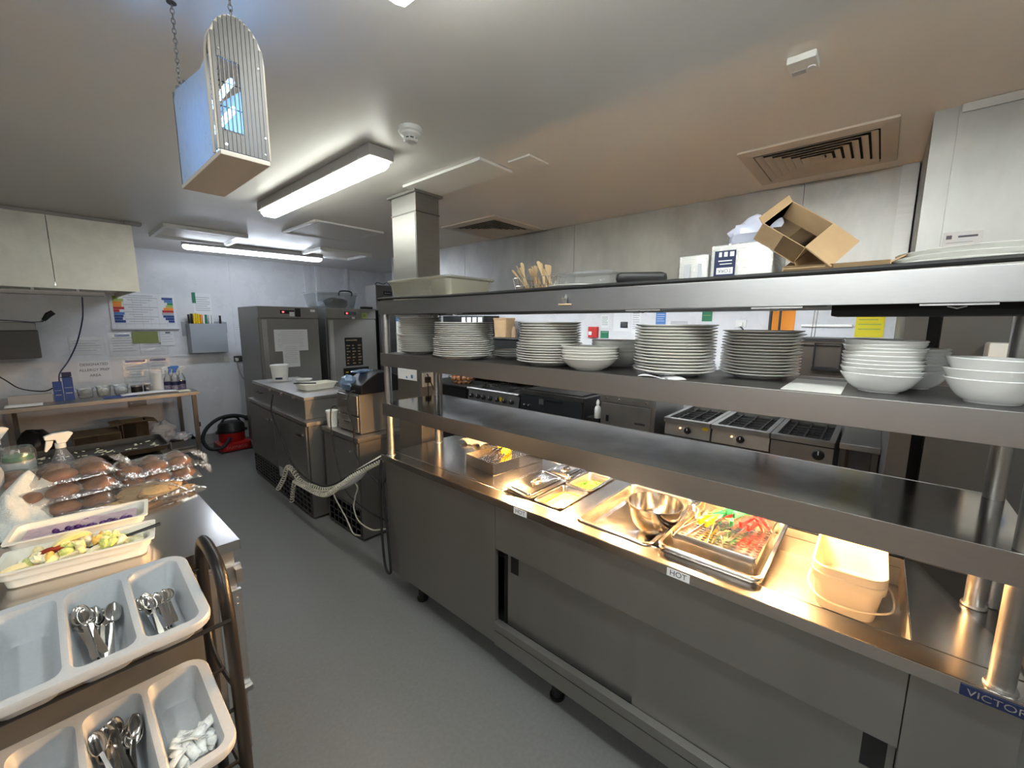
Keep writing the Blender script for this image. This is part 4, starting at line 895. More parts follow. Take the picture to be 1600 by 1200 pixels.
cable('black_flex', 'black flex hanging in a long loop at the servery end', [(1.312, 2.236, .86), (1.30, 2.245, .60), (1.30, 2.24, .30), (1.30, 2.215, .15), (1.30, 2.17, .135), (1.30, 2.16, .2), (1.312, 2.21, .50), (1.315, 2.235, .72)], .008)
cable('black_flex', 'black flex dropping over the front of the two drawer unit', [(1.60, 2.99, 1.17), (1.535, 3.04, 1.16), (1.50, 3.0, 1.05), (1.50, 2.93, .90), (1.47, 2.86, .72), (1.42, 2.45, .62), (1.40, 2.26, .80)], .006)
cable('black_flex', 'black flex hanging from white tub side past short chiller', [(1.545, 3.30, 1.02), (1.515, 3.32, 1.0), (1.485, 3.28, .88), (1.46, 3.19, .70), (1.43, 3.05, .52), (1.40, 2.85, .42), (1.40, 2.5, .38), (1.40, 2.27, .40)], .005)
b = MB().tube(smooth_path([(1.358, 2.25, .865), (1.358, 2.45, .77), (1.358, 2.62, .64), (1.358, 2.80, .535), (1.358, 2.92, .48)], 6), [.010 + .014 * min(1, i / 12) for i in range(25)], 8).build('cable_sleeve', 'wfilm'); tag(base(b, (1.35, 2.25, .86)), 'white film sleeve around the sagging cables at servery corner', 'sleeve')

# ------------------------------------------------------------------ cook line
def knob(parent, x, y, z, r=.026):
    k = MB().lathe([(.001, .024), (r * .8, .024), (r, .018), (r, 0), (.001, 0)], (0, 0, 0), 20, T(x, y, z) @ RY(-PI / 2)).build('knob', 'black', parent)
    MB().box(x - .027, x - .0245, y - .003, y + .003, z + .002, z + r * .8).build('pointer', 'dial', k)
rg = thing('cooking_range', 'gas range with a row of black knobs beyond the servery', 'range', (3.85, 3.43, 0))
MB().box(3.55, 4.25, 3.0, 3.86, .10, .87).build('body', 'dsteel', rg, bevel=.004)
MB().prism([(3.515, .735), (3.56, .735), (3.56, .868), (3.535, .868)], 'y', 3.005, 3.855).build('control_panel', 'fascia', rg)
MB().cyl((3.52, 3.0, .888), (3.52, 3.86, .888), .018, seg=14).build('front_bar', 'steel', rg)
MB().box(3.54, 4.25, 3.0, 3.86, .871, .90).build('hob_top', 'dsteel', rg)
for k in range(7): knob(rg, 3.521, 3.79 - k * .113 + (.015 if k in (2, 3) else 0), .80, .030)
MB().box(3.518, 3.524, 3.27, 3.31, .785, .835).build('warning_label', 'yplas', rg)
for y in (3.21, 3.64):
    for x in (3.72, 4.05):
        m = MB()
        for a in range(4): m.box(.02, .15, -.006, .006, .902, .925, T(x, y, 0) @ RZ(a * PI / 2))
        m.tube([(x + .09 * math.cos(q), y + .09 * math.sin(q), .915) for q in [2 * PI * i / 20 for i in range(20)]], .006, 6, ring=True); m.build('pan_support', 'char', rg)
for x in (3.6, 4.2):
    for y in (3.05, 3.8): MB().cyl((x, y, 0), (x, y, .1005), .025, seg=12).build('foot', 'black', rg)
st = thing('dark_stove', 'dark charred stove top at the far end of the cook line', 'stove', (3.85, 4.3, 0))
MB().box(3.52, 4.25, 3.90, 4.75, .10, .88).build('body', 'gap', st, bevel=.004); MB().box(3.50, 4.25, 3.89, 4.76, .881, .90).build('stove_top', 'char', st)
for x in (3.6, 4.2):
    for y in (3.95, 4.7): MB().cyl((x, y, 0), (x, y, .1005), .025, seg=12).build('foot', 'black', st)
wb = thing('wire_bowl', 'wire basket heaped with reddish potatoes on the dark stove', 'basket', (3.66, 4.12, .9005))
m = MB()
for r, z in ((.12, .004), (.16, .05), (.185, .10)): m.tube([(3.66 + r * math.cos(q), 4.12 + r * math.sin(q), .902 + z) for q in [2 * PI * i / 28 for i in range(28)]], .003, 6, ring=True)
for i in range(18):
    a = 2 * PI * i / 18; m.tube([(3.66 + r * math.cos(a), 4.12 + r * math.sin(a), .902 + z) for r, z in ((.12, .004), (.16, .05), (.185, .10))], .002, 5)
m.build('wire_frame', 'dsteel', wb)
p0 = MB().blob((0, 0, 0), .036, .029, .027, .14, 2, 14, 9).build('potato', 'potato')
k = 0
for lay, (z, n, r) in enumerate(((.032, 9, .085), (.075, 10, .115), (.118, 9, .10), (.155, 5, .05))):
    for i in range(n):
        o = p0 if k == 0 else p0.copy()
        if k: COL.objects.link(o)
        a = 2 * PI * i / n + lay; o.location = (3.66 + r * math.cos(a), 4.12 + r * math.sin(a), .903 + z); o.rotation_euler = (random.uniform(0, 3), random.uniform(0, 3), a); k += 1
        tag(o, 'reddish potato heaped in the wire basket on the dark stove', 'potato', 'potatoes in the wire basket')
ov = thing('oven', 'dark fronted oven between the knobbed range and steel cabinet', 'oven', (3.85, 2.57, 0))
MB().box(3.53, 4.25, 2.15, 2.98, .12, .955).build('body', 'dsteel', ov, bevel=.004)
d = MB().box(3.50, 3.529, 2.17, 2.96, .30, .915).build('door', mat('oven_door', (.06, .065, .075), .35, .6), ov, bevel=.004)
MB().box(3.47, 3.485, 2.62, 2.68, .84, .90).box(3.485, 3.4995, 2.64, 2.66, .85, .89).build('handle', 'steel', d)
MB().box(3.485, 3.4995, 2.40, 2.60, .875, .90).build('handle_bar', 'black', d)
for y in (2.83, 2.89): knob(ov, 3.499, y, .80, .018)
MB().box(3.50, 3.53, 2.15, 2.98, .92, .965).build('front_strip', 'dsteel', ov)
MB().box(3.56, 4.2, 2.2, 2.93, .956, .975).build('hob_plate', 'char', ov)
MB().prism([(3.53, .13), (3.56, .13), (3.56, .29), (3.53, .29)], 'y', 2.17, 2.96).build('kick_panel', 'gap', ov)
for x in (3.6, 4.2):
    for y in (2.2, 2.93): MB().cyl((x, y, 0), (x, y, .1205), .025, seg=12).build('foot', 'black', ov)
sb = thing('gap_block', 'added black block filling the shaded gap under the white bottle', 'stand', (3.8, 2.06, 0))
MB().box(3.53, 4.2, 1.985, 2.135, 0, .775).build('body', 'gap', sb)  # added block, coloured black for the shade between the units
bt2 = thing('sauce_bottle', 'white bottle standing in the dark gap beside steel cabinet', 'bottle', (3.57, 2.02, .7755))
MB().lathe([(.001, 0), (.030, 0), (.032, .01), (.032, .09), (.024, .115), (.012, .125), (.012, .135), (.001, .135)], (3.57, 2.02, .7755), 24).build('bottle_body', 'wplas', bt2)
MB().lathe([(.001, .1355), (.017, .1355), (.016, .165), (.006, .185), (.001, .185)], (3.57, 2.02, .7755), 20).build('cap', 'wplas', bt2)
kb = thing('steel_cabinet', 'plain stainless cabinet with four studs beside the fryers', 'cabinet', (3.85, 1.69, 0))
MB().box(3.53, 4.25, 1.425, 1.965, .12, 1.04).build('body', 'fsteel', kb, bevel=.004)
d = MB().box(3.50, 3.529, 1.455, 1.935, .25, .955).build('door', 'fsteel', kb, bevel=.004)
MB().box(3.488, 3.4995, 1.86, 1.885, .78, .84).build('handle', 'black', d); MB().box(3.4985, 3.5005, 1.50, 1.60, .79, .81).build('badge', 'dsteel', d)
MB().box(3.505, 3.5295, 1.43, 1.96, .965, 1.038).build('top_rail', 'fsteel', kb)
for y in (1.50, 1.62, 1.76, 1.89): MB().lathe([(.001, .008), (.008, .006), (.009, 0), (.001, 0)], (0, 0, 0), 14, T(3.5045, y, 1.0) @ RY(-PI / 2)).build('stud', 'chrome', kb)
for x in (3.6, 4.2):
    for y in (1.46, 1.93): MB().cyl((x, y, 0), (x, y, .1205), .025, seg=12).build('foot', 'black', kb)
def fryer(label, y0, y1, kind):
    t = thing('fryer', label, 'fryer', (3.85, (y0 + y1) / 2, 0)); yc = (y0 + y1) / 2
    MB().box(3.56, 4.25, y0, y1, .10, .865).build('body', 'dsteel', t, bevel=.003)
    m = MB(); L = [[Vector((x, y, z)) for x, y in rr(3.875, yc, .75 - q, (y1 - y0) - q * .6, .01, 2)] for q, z in ((.0, .866), (.0, .902), (.11, .902), (.11, .868))]
    m.loops(L, ring=True).build('top_frame', 'fsteel', t)
    MB().box(3.57, 4.19, y0 + .035, y1 - .035, .8665, .872).build('dark_well', 'gap', t)
    m = MB()
    for i in range(3): y = y0 + .09 + (y1 - y0 - .18) * i / 2; m.box(3.58, 4.17, y - .006, y + .006, .876, .890)
    for i in range(5): x = 3.66 + .11 * i; m.box(x - .005, x + .005, y0 + .05, y1 - .05, .878, .888)
    m.tube([(3.75, yc - .05, .89), (3.75, yc - .05, .93), (3.75, yc + .05, .93), (3.75, yc + .05, .89)], .004, 6); m.build('grate', 'char', t)
    f = MB().prism([(3.525, .755), (3.565, .755), (3.565, .866), (3.54, .866)] if kind < 2 else [(3.515, .70), (3.56, .70), (3.56, .855), (3.515, .855)], 'y', y0 + .004, y1 - .004).build('control_panel', 'fsteel', t)
    if kind < 2:
        knob(t, 3.528, yc - .01, .812, .027); MB().cyl((3.527, yc + .055, .822), (3.534, yc + .055, .822), .006, seg=10).build('indicator', 'neon', f)
        MB().box(3.522, 3.5255, yc - .06, yc + .09, .748, .754).build('handle_lip', 'chrome', f)
    else:
        MB().box(3.51, 3.56, y0 + .002, y1 - .002, .8555, .866).build('dark_lip', 'black', t); knob(t, 3.514, y0 + .085, .80, .036)
    if kind == 0: MB().box(3.5245, 3.53, y0 + .02, y0 + .065, .835, .86).build('warning_label', 'yplas', f)
    for x in (3.62, 4.2):
        for y in (y0 + .05, y1 - .05): MB().cyl((x, y, 0), (x, y, .1005), .02, seg=12).build('foot', 'black', t)
fryer('stainless fryer unit farthest left of the three, yellow warning label', .956, 1.335, 0)
fryer('stainless fryer unit in the middle of the three', .54, .950, 1)
fryer('wider stainless fryer unit with one large black knob', .156, .534, 2)
wt = thing('side_table', 'narrow stainless table between the last fryer and steel wall', 'table', (3.85, .03, 0))
MB().box(3.50, 4.25, -.078, .132, .872, .912).build('table_top', 'fsteel', wt, bevel=.003)
for x in (3.53, 4.22):
    for y in (-.055, .11): MB().box(x - .015, x + .015, y - .015, y + .015, 0, .8715).build('leg', 'dsteel', wt)
MB().box(3.55, 4.2, -.05, .10, .25, .265).build('undershelf', 'dsteel', wt)
# salamander grill, tall dark unit and clutter below the canopy
sg = thing('salamander_grill', 'brown grey wall grill behind the fryers with black rack', 'grill', (4.1, .35, 1.2))
MB().box(3.88, 4.299, -.03, .68, 1.22, 1.55).build('casing', 'grillbrown', sg, bevel=.004)
MB().box(3.84, 4.28, .20, .70, 1.575, 1.60).box(3.86, 4.28, -.03, .18, 1.565, 1.58).build('top_tray', 'black', sg)
m = MB().tube([(3.86, .36, 1.56), (3.86, .36, 1.38), (3.86, .20, 1.38), (3.86, .20, 1.56)], .008, 6, ring=True); m.box(3.855, 3.878, .19, .37, 1.36, 1.385); m.build('rack_frame', 'black', sg)
MB().box(3.86, 4.299, .0, .64, 1.551, 1.574).build('rack_rail', 'dsteel', sg)
rk = thing('dark_shelving', 'dark equipment housing against the wall behind the range', 'housing', (4.08, 3.85, .9))
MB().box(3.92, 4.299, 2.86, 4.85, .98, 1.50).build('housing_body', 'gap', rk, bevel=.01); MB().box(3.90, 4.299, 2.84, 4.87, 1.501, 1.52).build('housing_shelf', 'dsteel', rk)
for y in (2.9, 4.8): MB().box(4.2, 4.299, y - .02, y + .02, .0, .98).build('upright', 'dsteel', rk)
bk2 = thing('black_unit', 'black boxed machine with white icons behind the plate stacks', 'machine', (4.1, 4.35, 1.5205))
m = MB().box(3.95, 4.25, 4.0, 4.85, 1.5205, 1.80).m(1)
for i in range(4): m.box(3.948, 3.9505, 4.03 + .11 * i, 4.11 + .11 * i, 1.70, 1.78)
m.build('casing', ['black', 'paper'], bk2)
b = MB().rings([(.17, .2, .02, 1.5205), (.19, .22, .02, 1.74), (.20, .23, .02, 1.745), (.20, .23, .02, 1.77)], (4.05, 3.72)).build('beige_container', 'card', bevel=.002); tag(base(b, (4.05, 3.72, 1.5205)), 'beige plastic container on the dark housing', 'container')
for i, (y, h, mm) in enumerate(((3.52, .14, 'dcard'), (3.42, .20, 'black'), (3.30, .12, 'potato'))):
    b = MB().lathe([(.001, 0), (.035, 0), (.036, h * .7), (.02, h * .85), (.02, h), (.001, h)], (4.02, y, 1.5205), 20).build('sauce_jar', mm); tag(base(b, (4.02, y, 1.5205)), ['brown bottle next to the beige container', 'tall black bottle between two brown jars', 'short reddish brown jar right of the black bottle'][i], 'bottle')

# ------------------------------------------------------------------ posters and fittings on the right wall
XW = 4.299
def poster(label, y0, y1, z0, z1, m, lines=0, lm='ink', cat='poster', nm='wall_poster', head=None, txt=None, tm='paper'):
    t = thing(nm, label, cat, (XW, (y0 + y1) / 2, (z0 + z1) / 2)); mm = MB().box(XW - .002, XW - .0002, y0, y1, z0, z1).m(1); w, h = y1 - y0, z1 - z0
    for i in range(lines): mm.box(XW - .0026, XW - .0019, y0 + w * (.12 + .12 * (i % 3 == 2)), y1 - w * .1, z1 - h * (.16 + .72 * i / max(lines, 1)) - h * .03, z1 - h * (.16 + .72 * i / max(lines, 1)))
    mm.m(2)
    if head: mm.box(XW - .0027, XW - .0019, y0, y1, z1 - h * .22, z1)
    mm.build('sheet', [m, lm, head or m], t)
    if txt: text('lettering', txt, h * .2, tm, t, (XW - .003, (y0 + y1) / 2, (z0 + z1) / 2), FACE_X, .0002)
    return t
poster('bright orange card on the white wall behind black hoses', .56, .74, 1.645, 1.86, 'orange')
poster('yellow notice on the white wall above the ten bowls', -.018, .155, 1.604, 1.86, 'yellow', 5, 'lime')
poster('white sheet on the wall just below the orange card', .575, .64, 1.632, 1.644, 'paper')
poster('dark green safety sign below the gantry top shelf', 1.228, 1.322, 1.728, 1.85, 'green', 2, 'lime', 'sign', 'safety_sign')
poster('blue sign above the tall bright plate stack', 1.678, 1.782, 1.697, 1.82, 'lblue', 4, 'paper', 'sign', 'safety_sign')
poster('silver plate sign beside the blue sign', 1.452, 1.625, 1.688, 1.73, 'board', 1, 'lblue', 'sign', 'metal_sign')
poster('white notice with blue square on the wall', 2.08, 2.27, 1.62, 1.86, 'paper', 0, 'lblue', 'notice', 'wall_notice')
poster('small blue panel on the left white wall notice', 2.097, 2.185, 1.655, 1.722, 'lblue', 3, 'paper', 'sign', 'safety_sign')
poster('tall faint printed sheet between two blue signs', 1.95, 2.05, 1.60, 1.86, 'paper', 8, 'fink', 'notice', 'wall_notice')
poster('pale green printed notice above the first aid sign', 2.33, 2.428, 1.655, 1.80, 'paper', 5, 'green', 'notice', 'wall_notice')
poster('green square first aid style sign low on white wall', 2.326, 2.43, 1.535, 1.618, 'green', 1, 'paper', 'sign', 'safety_sign')
t = thing('fire_blanket', 'red fire blanket box on the white wall beside a green sign', 'fire blanket', (XW, 2.51, 1.6))
MB().box(XW - .05, XW, 2.455, 2.57, 1.54, 1.665).build('case', 'red', t, bevel=.004); MB().box(XW - .053, XW - .0505, 2.52, 2.56, 1.57, 1.61).build('label', 'paper', t)
t = thing('wall_socket', 'white double socket on the right wall left of the orange card', 'socket', (XW, .975, 1.7))
MB().box(XW - .012, XW, .93, 1.02, 1.672, 1.742).build('face_plate', 'wplas', t, bevel=.002); MB().box(XW - .045, XW - .0125, .955, .985, 1.68, 1.715).build('plug', 'wplas', t, bevel=.003)
MB().tube(smooth_path([(XW - .03, .97, 1.68), (XW - .03, .93, 1.63), (XW - .02, .90, 1.55)]), .005, 6).build('flex', 'rubber', t)
t = thing('wall_rail', 'thin steel rail fixed on the white wall between cards', 'rail', (XW, .34, 1.69))
MB().box(XW - .02, XW, .172, .51, 1.680, 1.702).build('bar', 'steel', t, bevel=.003)
for i, (y, lb) in enumerate(((.725, 'thicker black hose hanging in front of the orange card'), (.655, 'thinner black hose hanging over middle of orange card'))):
    b = MB().cyl((4.2, y, 1.60), (4.2, y, 1.984), .012 - .003 * i, seg=10).build('gas_hose', 'black'); tag(base(b, (4.2, y, 1.6)), lb, 'hose')
for i, y in enumerate((.395, .375)):
    b = MB().tube([(4.0, y + .01, 1.575), (4.0, y, 1.984)], .003, 6).build('hanging_wire', 'dsteel'); tag(base(b, (4.0, y, 1.575)), ['left of two thin wires hanging past the wall rail', 'right of two thin wires hanging past the wall rail'][i], 'wire')
t = thing('towel_dispenser', 'white towel dispenser with blue emblem on the dark steel wall', 'dispenser', (2.619, -.42, 1.57))
MB().box(2.52, 2.6195, -.58, -.332, 1.44, 1.632).build('case', 'wplas', t, bevel=.008)
MB().box(2.5185, 2.5205, -.44, -.39, 1.596, 1.599).build('slot', 'ink', t)
MB().lathe([(.001, .001), (.030, .001), (.030, 0), (.001, 0)], (0, 0, 0), 28, T(2.5195, -.425, 1.548) @ RY(-PI / 2) @ Matrix.Diagonal((1, 1.15, 1, 1))).build('emblem', 'lblue', t)
MB().lathe([(.001, .001), (.010, .001), (.010, 0), (.001, 0)], (0, 0, 0), 20, T(2.5182, -.428, 1.546) @ RY(-PI / 2)).build('emblem_centre', 'paper', t)

# ------------------------------------------------------------------ far left: hood, posters, table
hd = thing('extraction_hood', 'brushed steel hood high on the left above the far work table', 'hood', (-.4, 6.1, 1.98))
for a, b in ((-1.48, .122), (.126, .655)): MB().box(a, b, 5.25, 5.27, 1.985, 2.59).build('front_panel', 'hoodmetal', hd)
MB().box(.635, .655, 5.271, 6.94, 1.985, 2.59).box(-1.48, .634, 5.271, 6.94, 2.03, 2.05).box(-1.48, .655, 5.235, 5.25, 1.975, 2.0).build('hood_shell', 'hoodmetal', hd)
MB().box(.60, .72, 5.20, 5.30, 2.575, 2.597).box(-1.48, .66, 5.235, 5.25, 2.57, 2.597).build('ceiling_flange', 'wallgrey', hd)
MB().box(-.28, .43, 5.45, 5.55, 1.93, 1.965).box(-.02, .0, 5.45, 5.5, 1.965, 2.03).box(.25, .27, 5.45, 5.5, 1.965, 2.03).build('lamp_rail', 'black', hd)
hl = thing('hood_fill_light', 'added warm fill light hidden behind front of the left hood', 'light', (.0, 5.32, 2.03))  # added unseen lamp, lifts the table and wall under the hood
MB().box(-.55, .55, 5.29, 5.35, 2.012, 2.029).build('fill_base', 'wplas', hl); MB().box(-.53, .53, 5.295, 5.345, 1.994, 2.0115).build('lens', emis('hood_fill', (1, .92, .78), 6), hl)
b = MB().tube(smooth_path([(.33, 6.4, 1.95), (.33, 6.75, 1.75), (.29, 6.9, 1.55), (.24, 6.9, 1.40), (.17, 6.88, 1.25), (.09, 6.75, 1.13), (.075, 6.55, 1.05)]), .0065, 6).build('hanging_cable', 'navy'); tag(base(b, (.33, 6.4, 1.9)), 'dark cable hanging from the hood down to the blue cartons', 'cable')
b = MB().tube(smooth_path([(-.5, 6.5, 1.35), (-.3, 6.5, 1.13), (-.2, 6.5, 1.02), (-.05, 6.4, .985), (.02, 6.3, 1.02)]), .006, 6).build('loose_cable', 'rubber'); tag(base(b, (-.3, 6.5, 1.1)), 'black cable drooping from left to the blue cartons', 'cable')
wbx = thing('wall_box', 'grey brown metal box on the wall at the far left', 'wall box', (-.30, 6.8, 1.5))
MB().box(-.62, -.02, 6.62, 6.949, 1.315, 1.60).build('casing', 'brownbox', wbx, bevel=.008); MB().box(-.60, -.03, 6.64, 6.949, 1.601, 1.69).build('upper_casing', 'panel', wbx, bevel=.008)
wd = thing('black_torch', 'black handheld lighter hanging on a wire above the wall box', 'lighter', (.05, 6.6, 1.74))
MB().tube([(.015, 6.6, 1.695), (.03, 6.6, 1.71)], [.012, .012], 8).build('nozzle', 'chrome', wd)
MB().tube([(.03, 6.6, 1.708), (.05, 6.6, 1.735), (.07, 6.6, 1.765), (.11, 6.6, 1.795)], [.018, .024, .030, .026], 10).build('handle', 'black', wd)
MB().tube(smooth_path([(.015, 6.6, 1.695), (-.05, 6.6, 1.69), (-.15, 6.6, 1.70), (-.4, 6.65, 1.72)]), .005, 6).build('wire', 'ink', wd)
YW = 6.949
def fposter(label, x0, x1, z0, z1, m='paper', lines=0, lm='fink', head=None, hm='blue', nm='wall_notice', cat='notice', film=False, dy=0.0, lw=(.1, .9)):
    t = thing(nm, label, cat, ((x0 + x1) / 2, YW, (z0 + z1) / 2)); w, h = x1 - x0, z1 - z0; y = YW - dy
    mm = MB().box(x0, x1, y - .002, y - .0002, z0, z1).m(1)
    for i in range(lines):
        zz = z1 - h * (.2 + .7 * i / max(lines, 1)); mm.box(x0 + w * lw[0], x0 + w * (lw[1] - .15 * (i % 3 == 1)), y - .0026, y - .0019, zz - h * .02, zz + h * .01)
    mm.m(2)
    if head: mm.box(x0 + w * head[0], x0 + w * head[1], y - .0027, y - .0019, z1 - h * .14, z1 - h * .04)
    mm.build('sheet', [m, lm, hm], t)
    if film: MB().grid(lambda u, v: (x0 - .008 + (w + .016) * u, y - .006 - .006 * noise.noise(Vector((u * 4, v * 4, x0))), z0 - .008 + (h + .016) * v), 10, 10).build('plastic_sleeve', 'film', t)
    return t
ch = thing('rota_chart', 'large framed chart with rainbow tabs down both sides', 'chart', (.89, YW, 1.8))
MB().box(.575, 1.20, YW - .012, YW, 1.60, 2.045).build('board', 'paper', ch)
MB().cyl((.565, YW - .02, 1.605), (1.215, YW - .02, 1.605), .012, seg=10).build('bottom_bar', 'board', ch)
m = MB(); y = YW - .0135
cols = ['lblue', 'green', 'lime', 'orange', 'red', 'blue']
for i in range(10):
    z = 2.005 - i * .032; w1 = .05 + .05 * abs(math.sin(i * 1.9)); w2 = .05 + .07 * abs(math.sin(i * 2.7 + 1))
    m.m([2, 2, 3, 3, 4, 4, 0, 5, 5, 5][i]).box(.605, .605 + w1, y, y + .001, z - .03, z)
    m.m([5, 0, 1, 2, 3, 4, 6, 5, 5, 5][i]).box(1.175 - w2, 1.175, y, y + .001, z - .03, z)
m.m(6)
for i in range(11):
    z = 1.995 - i * .029; m.box(.70 + .04 * (i % 3), 1.02 - .05 * (i % 4), y, y + .001, z - .007, z)
for i in range(7): m.box(.62 + .08 * i, .6215 + .08 * i, y, y + .001, 1.63, 1.99)
m.box(.60, 1.18, y, y + .001, 1.672, 1.676).box(.75, .98, y, y + .001, 2.012, 2.02).build('printing', ['lblue', 'green', 'lime', 'orange', 'red', 'blue', 'fink'], ch)
kr = thing('knife_box', 'grey wall mounted knife box by the framed chart', 'knife box', (1.5, YW, 1.5))
MB().prism([(1.285, YW), (1.725, YW), (1.715, YW - .13), (1.305, YW - .13)], 'z', 1.285, 1.675).build('box_body', 'gbox', kr, bevel=.006)
MB().box(1.245, 1.285, YW - .014, YW, 1.52, 1.70).box(1.725, 1.752, YW - .014, YW, 1.55, 1.70).box(1.29, 1.72, YW - .01, YW, 1.675, 1.705).build('mounting_plate', 'gbox', kr)
for z in (1.56, 1.62, 1.67): MB().cyl((1.738, YW - .02, z), (1.738, YW - .0145, z), .008, seg=8).build('screw', 'steel', kr)
kn = [(1.315, 'black', .12, 'leftmost black'), (1.345, 'black', .13, 'second black'), (1.372, 'yplas', .13, 'leftmost yellow'), (1.397, 'yplas', .135, 'second yellow'), (1.422, 'yplas', .13, 'third yellow'), (1.448, 'oplas', .12, 'orange'), (1.475, 'wplas', .115, 'white one right of the orange'), (1.505, 'gnplas', .12, 'dark green'), (1.545, 'wplas', .11, 'white one right of the green'), (1.575, 'wplas', .11, 'rightmost white'), (1.665, 'black', .11, 'lone black one at right')]
for i, (x, m_, h_, nm_) in enumerate(kn):
    t = thing('kitchen_knife', 'knife handle standing in the grey wall box, %s' % nm_, 'knife', (x, YW - .07, 1.676), group='knives in the wall box')
    MB().rings([(.020, .026, .006, 1.677), (.024, .030, .008, 1.70), (.021, .026, .008, 1.677 + h_ * .7), (.025, .030, .009, 1.677 + h_)], (x, YW - .07)).build('handle', m_, t)
    MB().box(x - .001, x + .001, YW - .085, YW - .055, 1.55, 1.6768).build('blade', 'steel', t)
fposter('white printed sheet with green header above the knife box', 1.395, 1.60, 1.80, 2.085, 'paper', 7, 'fink', None, nm='wall_sheet')
b = MB().box(1.385, 1.425, YW - .004, YW - .0025, 1.95, 2.09).build('green_tag', 'green'); tag(base(b, (1.405, YW, 2.02)), 'green tag at the top left of the white printed sheet', 'tag')
s = thing('allergy_sign', 'white allergy prep area sign behind the blue cartons', 'sign', (.376, YW, 1.12))
MB().box(.235, .517, YW - .003, YW - .0005, 1.0, 1.24).build('sheet', 'paper', s)
for i, q in enumerate(('DESIGNATED', 'ALLERGY PREP', 'AREA')): text('lettering', q, .042, 'ink', s, (.376, YW - .0045, 1.195 - .065 * i), FACE_Y, .0004, sx=.95)
fposter('pale printed sheet in a sleeve left of the green note', .20, .485, 1.315, 1.515, 'paper', 5, 'fink', film=True)
fposter('printed sheet in shiny sleeve below left half of framed chart', .53, .80, 1.285, 1.555, 'paper', 6, 'fink', (.2, .7), 'blue', film=True)
fposter('printed sheet hanging below the green note', .81, 1.07, 1.285, 1.44, 'paper', 4, 'fink', (.7, .78), 'ink', film=True)
fposter('olive green note below the framed chart', .745, .99, 1.43, 1.575, 'olive', 0, nm='green_note', dy=.014)
fposter('small white card with stamp right of the olive note', 1.01, 1.15, 1.395, 1.575, 'paper', 4, 'fink', (.4, .75), 'ink', dy=.008)
fposter('notice with wide navy header above the white canister', .63, .855, .95, 1.235, 'paper', 6, 'fink', (.08, .92), 'blue', film=True)
fposter('notice with slanted navy header left of spray bottles', .87, 1.07, .95, 1.24, 'paper', 5, 'fink', (.05, .85), 'blue', film=True)
fposter('tiny printed label on the wall left of the fridge', 1.848, 1.905, 1.56, 1.64, 'paper', 2, 'ink', nm='wall_label', cat='label')
for lb, x0, x1, z0, z1, mm in (('white switch plate on the wall below the knife box', 1.68, 1.75, 1.14, 1.21, 'wplas'), ('metal double socket on the wall beside the fridge', 1.80, 1.925, 1.13, 1.215, 'dsteel'), ('white socket low on wall behind the vacuum cleaner', 1.84, 1.955, .16, .25, 'wplas'), ('grey socket plate on the wall below the far table', .63, .80, .64, .72, 'wallgrey')):
    t = thing('wall_socket', lb, 'socket', ((x0 + x1) / 2, YW, (z0 + z1) / 2)); MB().box(x0, x1, YW - .012, YW, z0, z1).build('face_plate', mm, t, bevel=.003)
    MB().box(x0 + .015, x0 + .035, YW - .016, YW - .0125, (z0 + z1) / 2 - .005, (z0 + z1) / 2 + .015).build('rocker', 'wplas', t)
t = thing('power_plug', 'white plug with cable drooping from the metal socket by fridge', 'plug', (1.83, YW - .02, 1.16))
MB().box(1.815, 1.85, YW - .05, YW - .0165, 1.145, 1.185).build('plug_body', 'wplas', t, bevel=.004); MB().tube(smooth_path([(1.83, YW - .03, 1.15), (1.84, YW - .04, 1.03), (1.88, YW - .05, .9), (1.95, YW - .05, .78)]), .007, 6).build('flex', 'wallgrey', t)
t = thing('power_plug', 'black plug above the low white socket behind vacuum', 'plug', (1.89, YW - .02, .28)); MB().box(1.86, 1.94, YW - .06, YW - .0005, .262, .33).build('plug_body', 'black', t, bevel=.01)
# far work table
ft = thing('work_table', 'long stainless work table along the far white wall', 'table', (.35, 6.3, 0))
MB().box(-.85, 1.15, 5.88, 6.80, .862, .90).build('table_top', 'steel', ft, bevel=.003)
MB().box(-.83, 1.13, 5.92, 6.78, .19, .222).build('undershelf', 'steel', ft, bevel=.002)
for x in (-.28, 1.10):
    for y in (5.91, 6.755): MB().box(x - .02, x + .02, y - .02, y + .02, 0, .8618).build('leg', 'dsteel', ft)
MB().box(1.122, 1.135, 5.90, 5.94, .48, .53).build('leg_bracket', 'black', ft)
ZF = .9005
for lb, x0, x1, h, y in (('shorter navy carton on the far table, left of pair', .02, .085, .19, 6.2), ('taller torn navy carton on the far table, right of pair', .092, .162, .23, 6.2)):
    t = thing('navy_carton', lb, 'carton', ((x0 + x1) / 2, y, ZF)); MB().box(x0, x1, y - .04, y + .05, ZF, ZF + h).m(1).box(x0 + .008, x1 - .008, y - .0408, y - .0399, ZF + h * .55, ZF + h * .57).box(x0 + .012, x1 - .012, y - .0408, y - .0399, ZF + h * .3, ZF + h * .34).build('carton_body', ['blue', 'fink'], t)
    if h > .2: MB().box(x0 - .012, x1 - .01, y - .03, y + .05, ZF + h + .001, ZF + h + .004, T(0, 0, 0)).box(x0, x1, y + .04, y + .05, ZF + h + .004, ZF + h + .05).build('flap', 'navy', t)
b = MB().box(-.28, .01, 6.15, 6.22, ZF, ZF + .085).build('long_box', 'wallgrey', bevel=.003); tag(base(b, (-.13, 6.2, ZF)), 'long grey box lying left of the navy cartons', 'box')
b = MB().grid(lambda u, v: (-.30 + .24 * u, 5.95 + .18 * v, ZF + .004 + .012 * (1 - u) * math.sin(v * 3)), 8, 6).build('paper_sheet', 'paper', solid=.002); tag(base(b, (-.2, 6.0, ZF)), 'white paper sheets at the left end of the far table', 'paper')
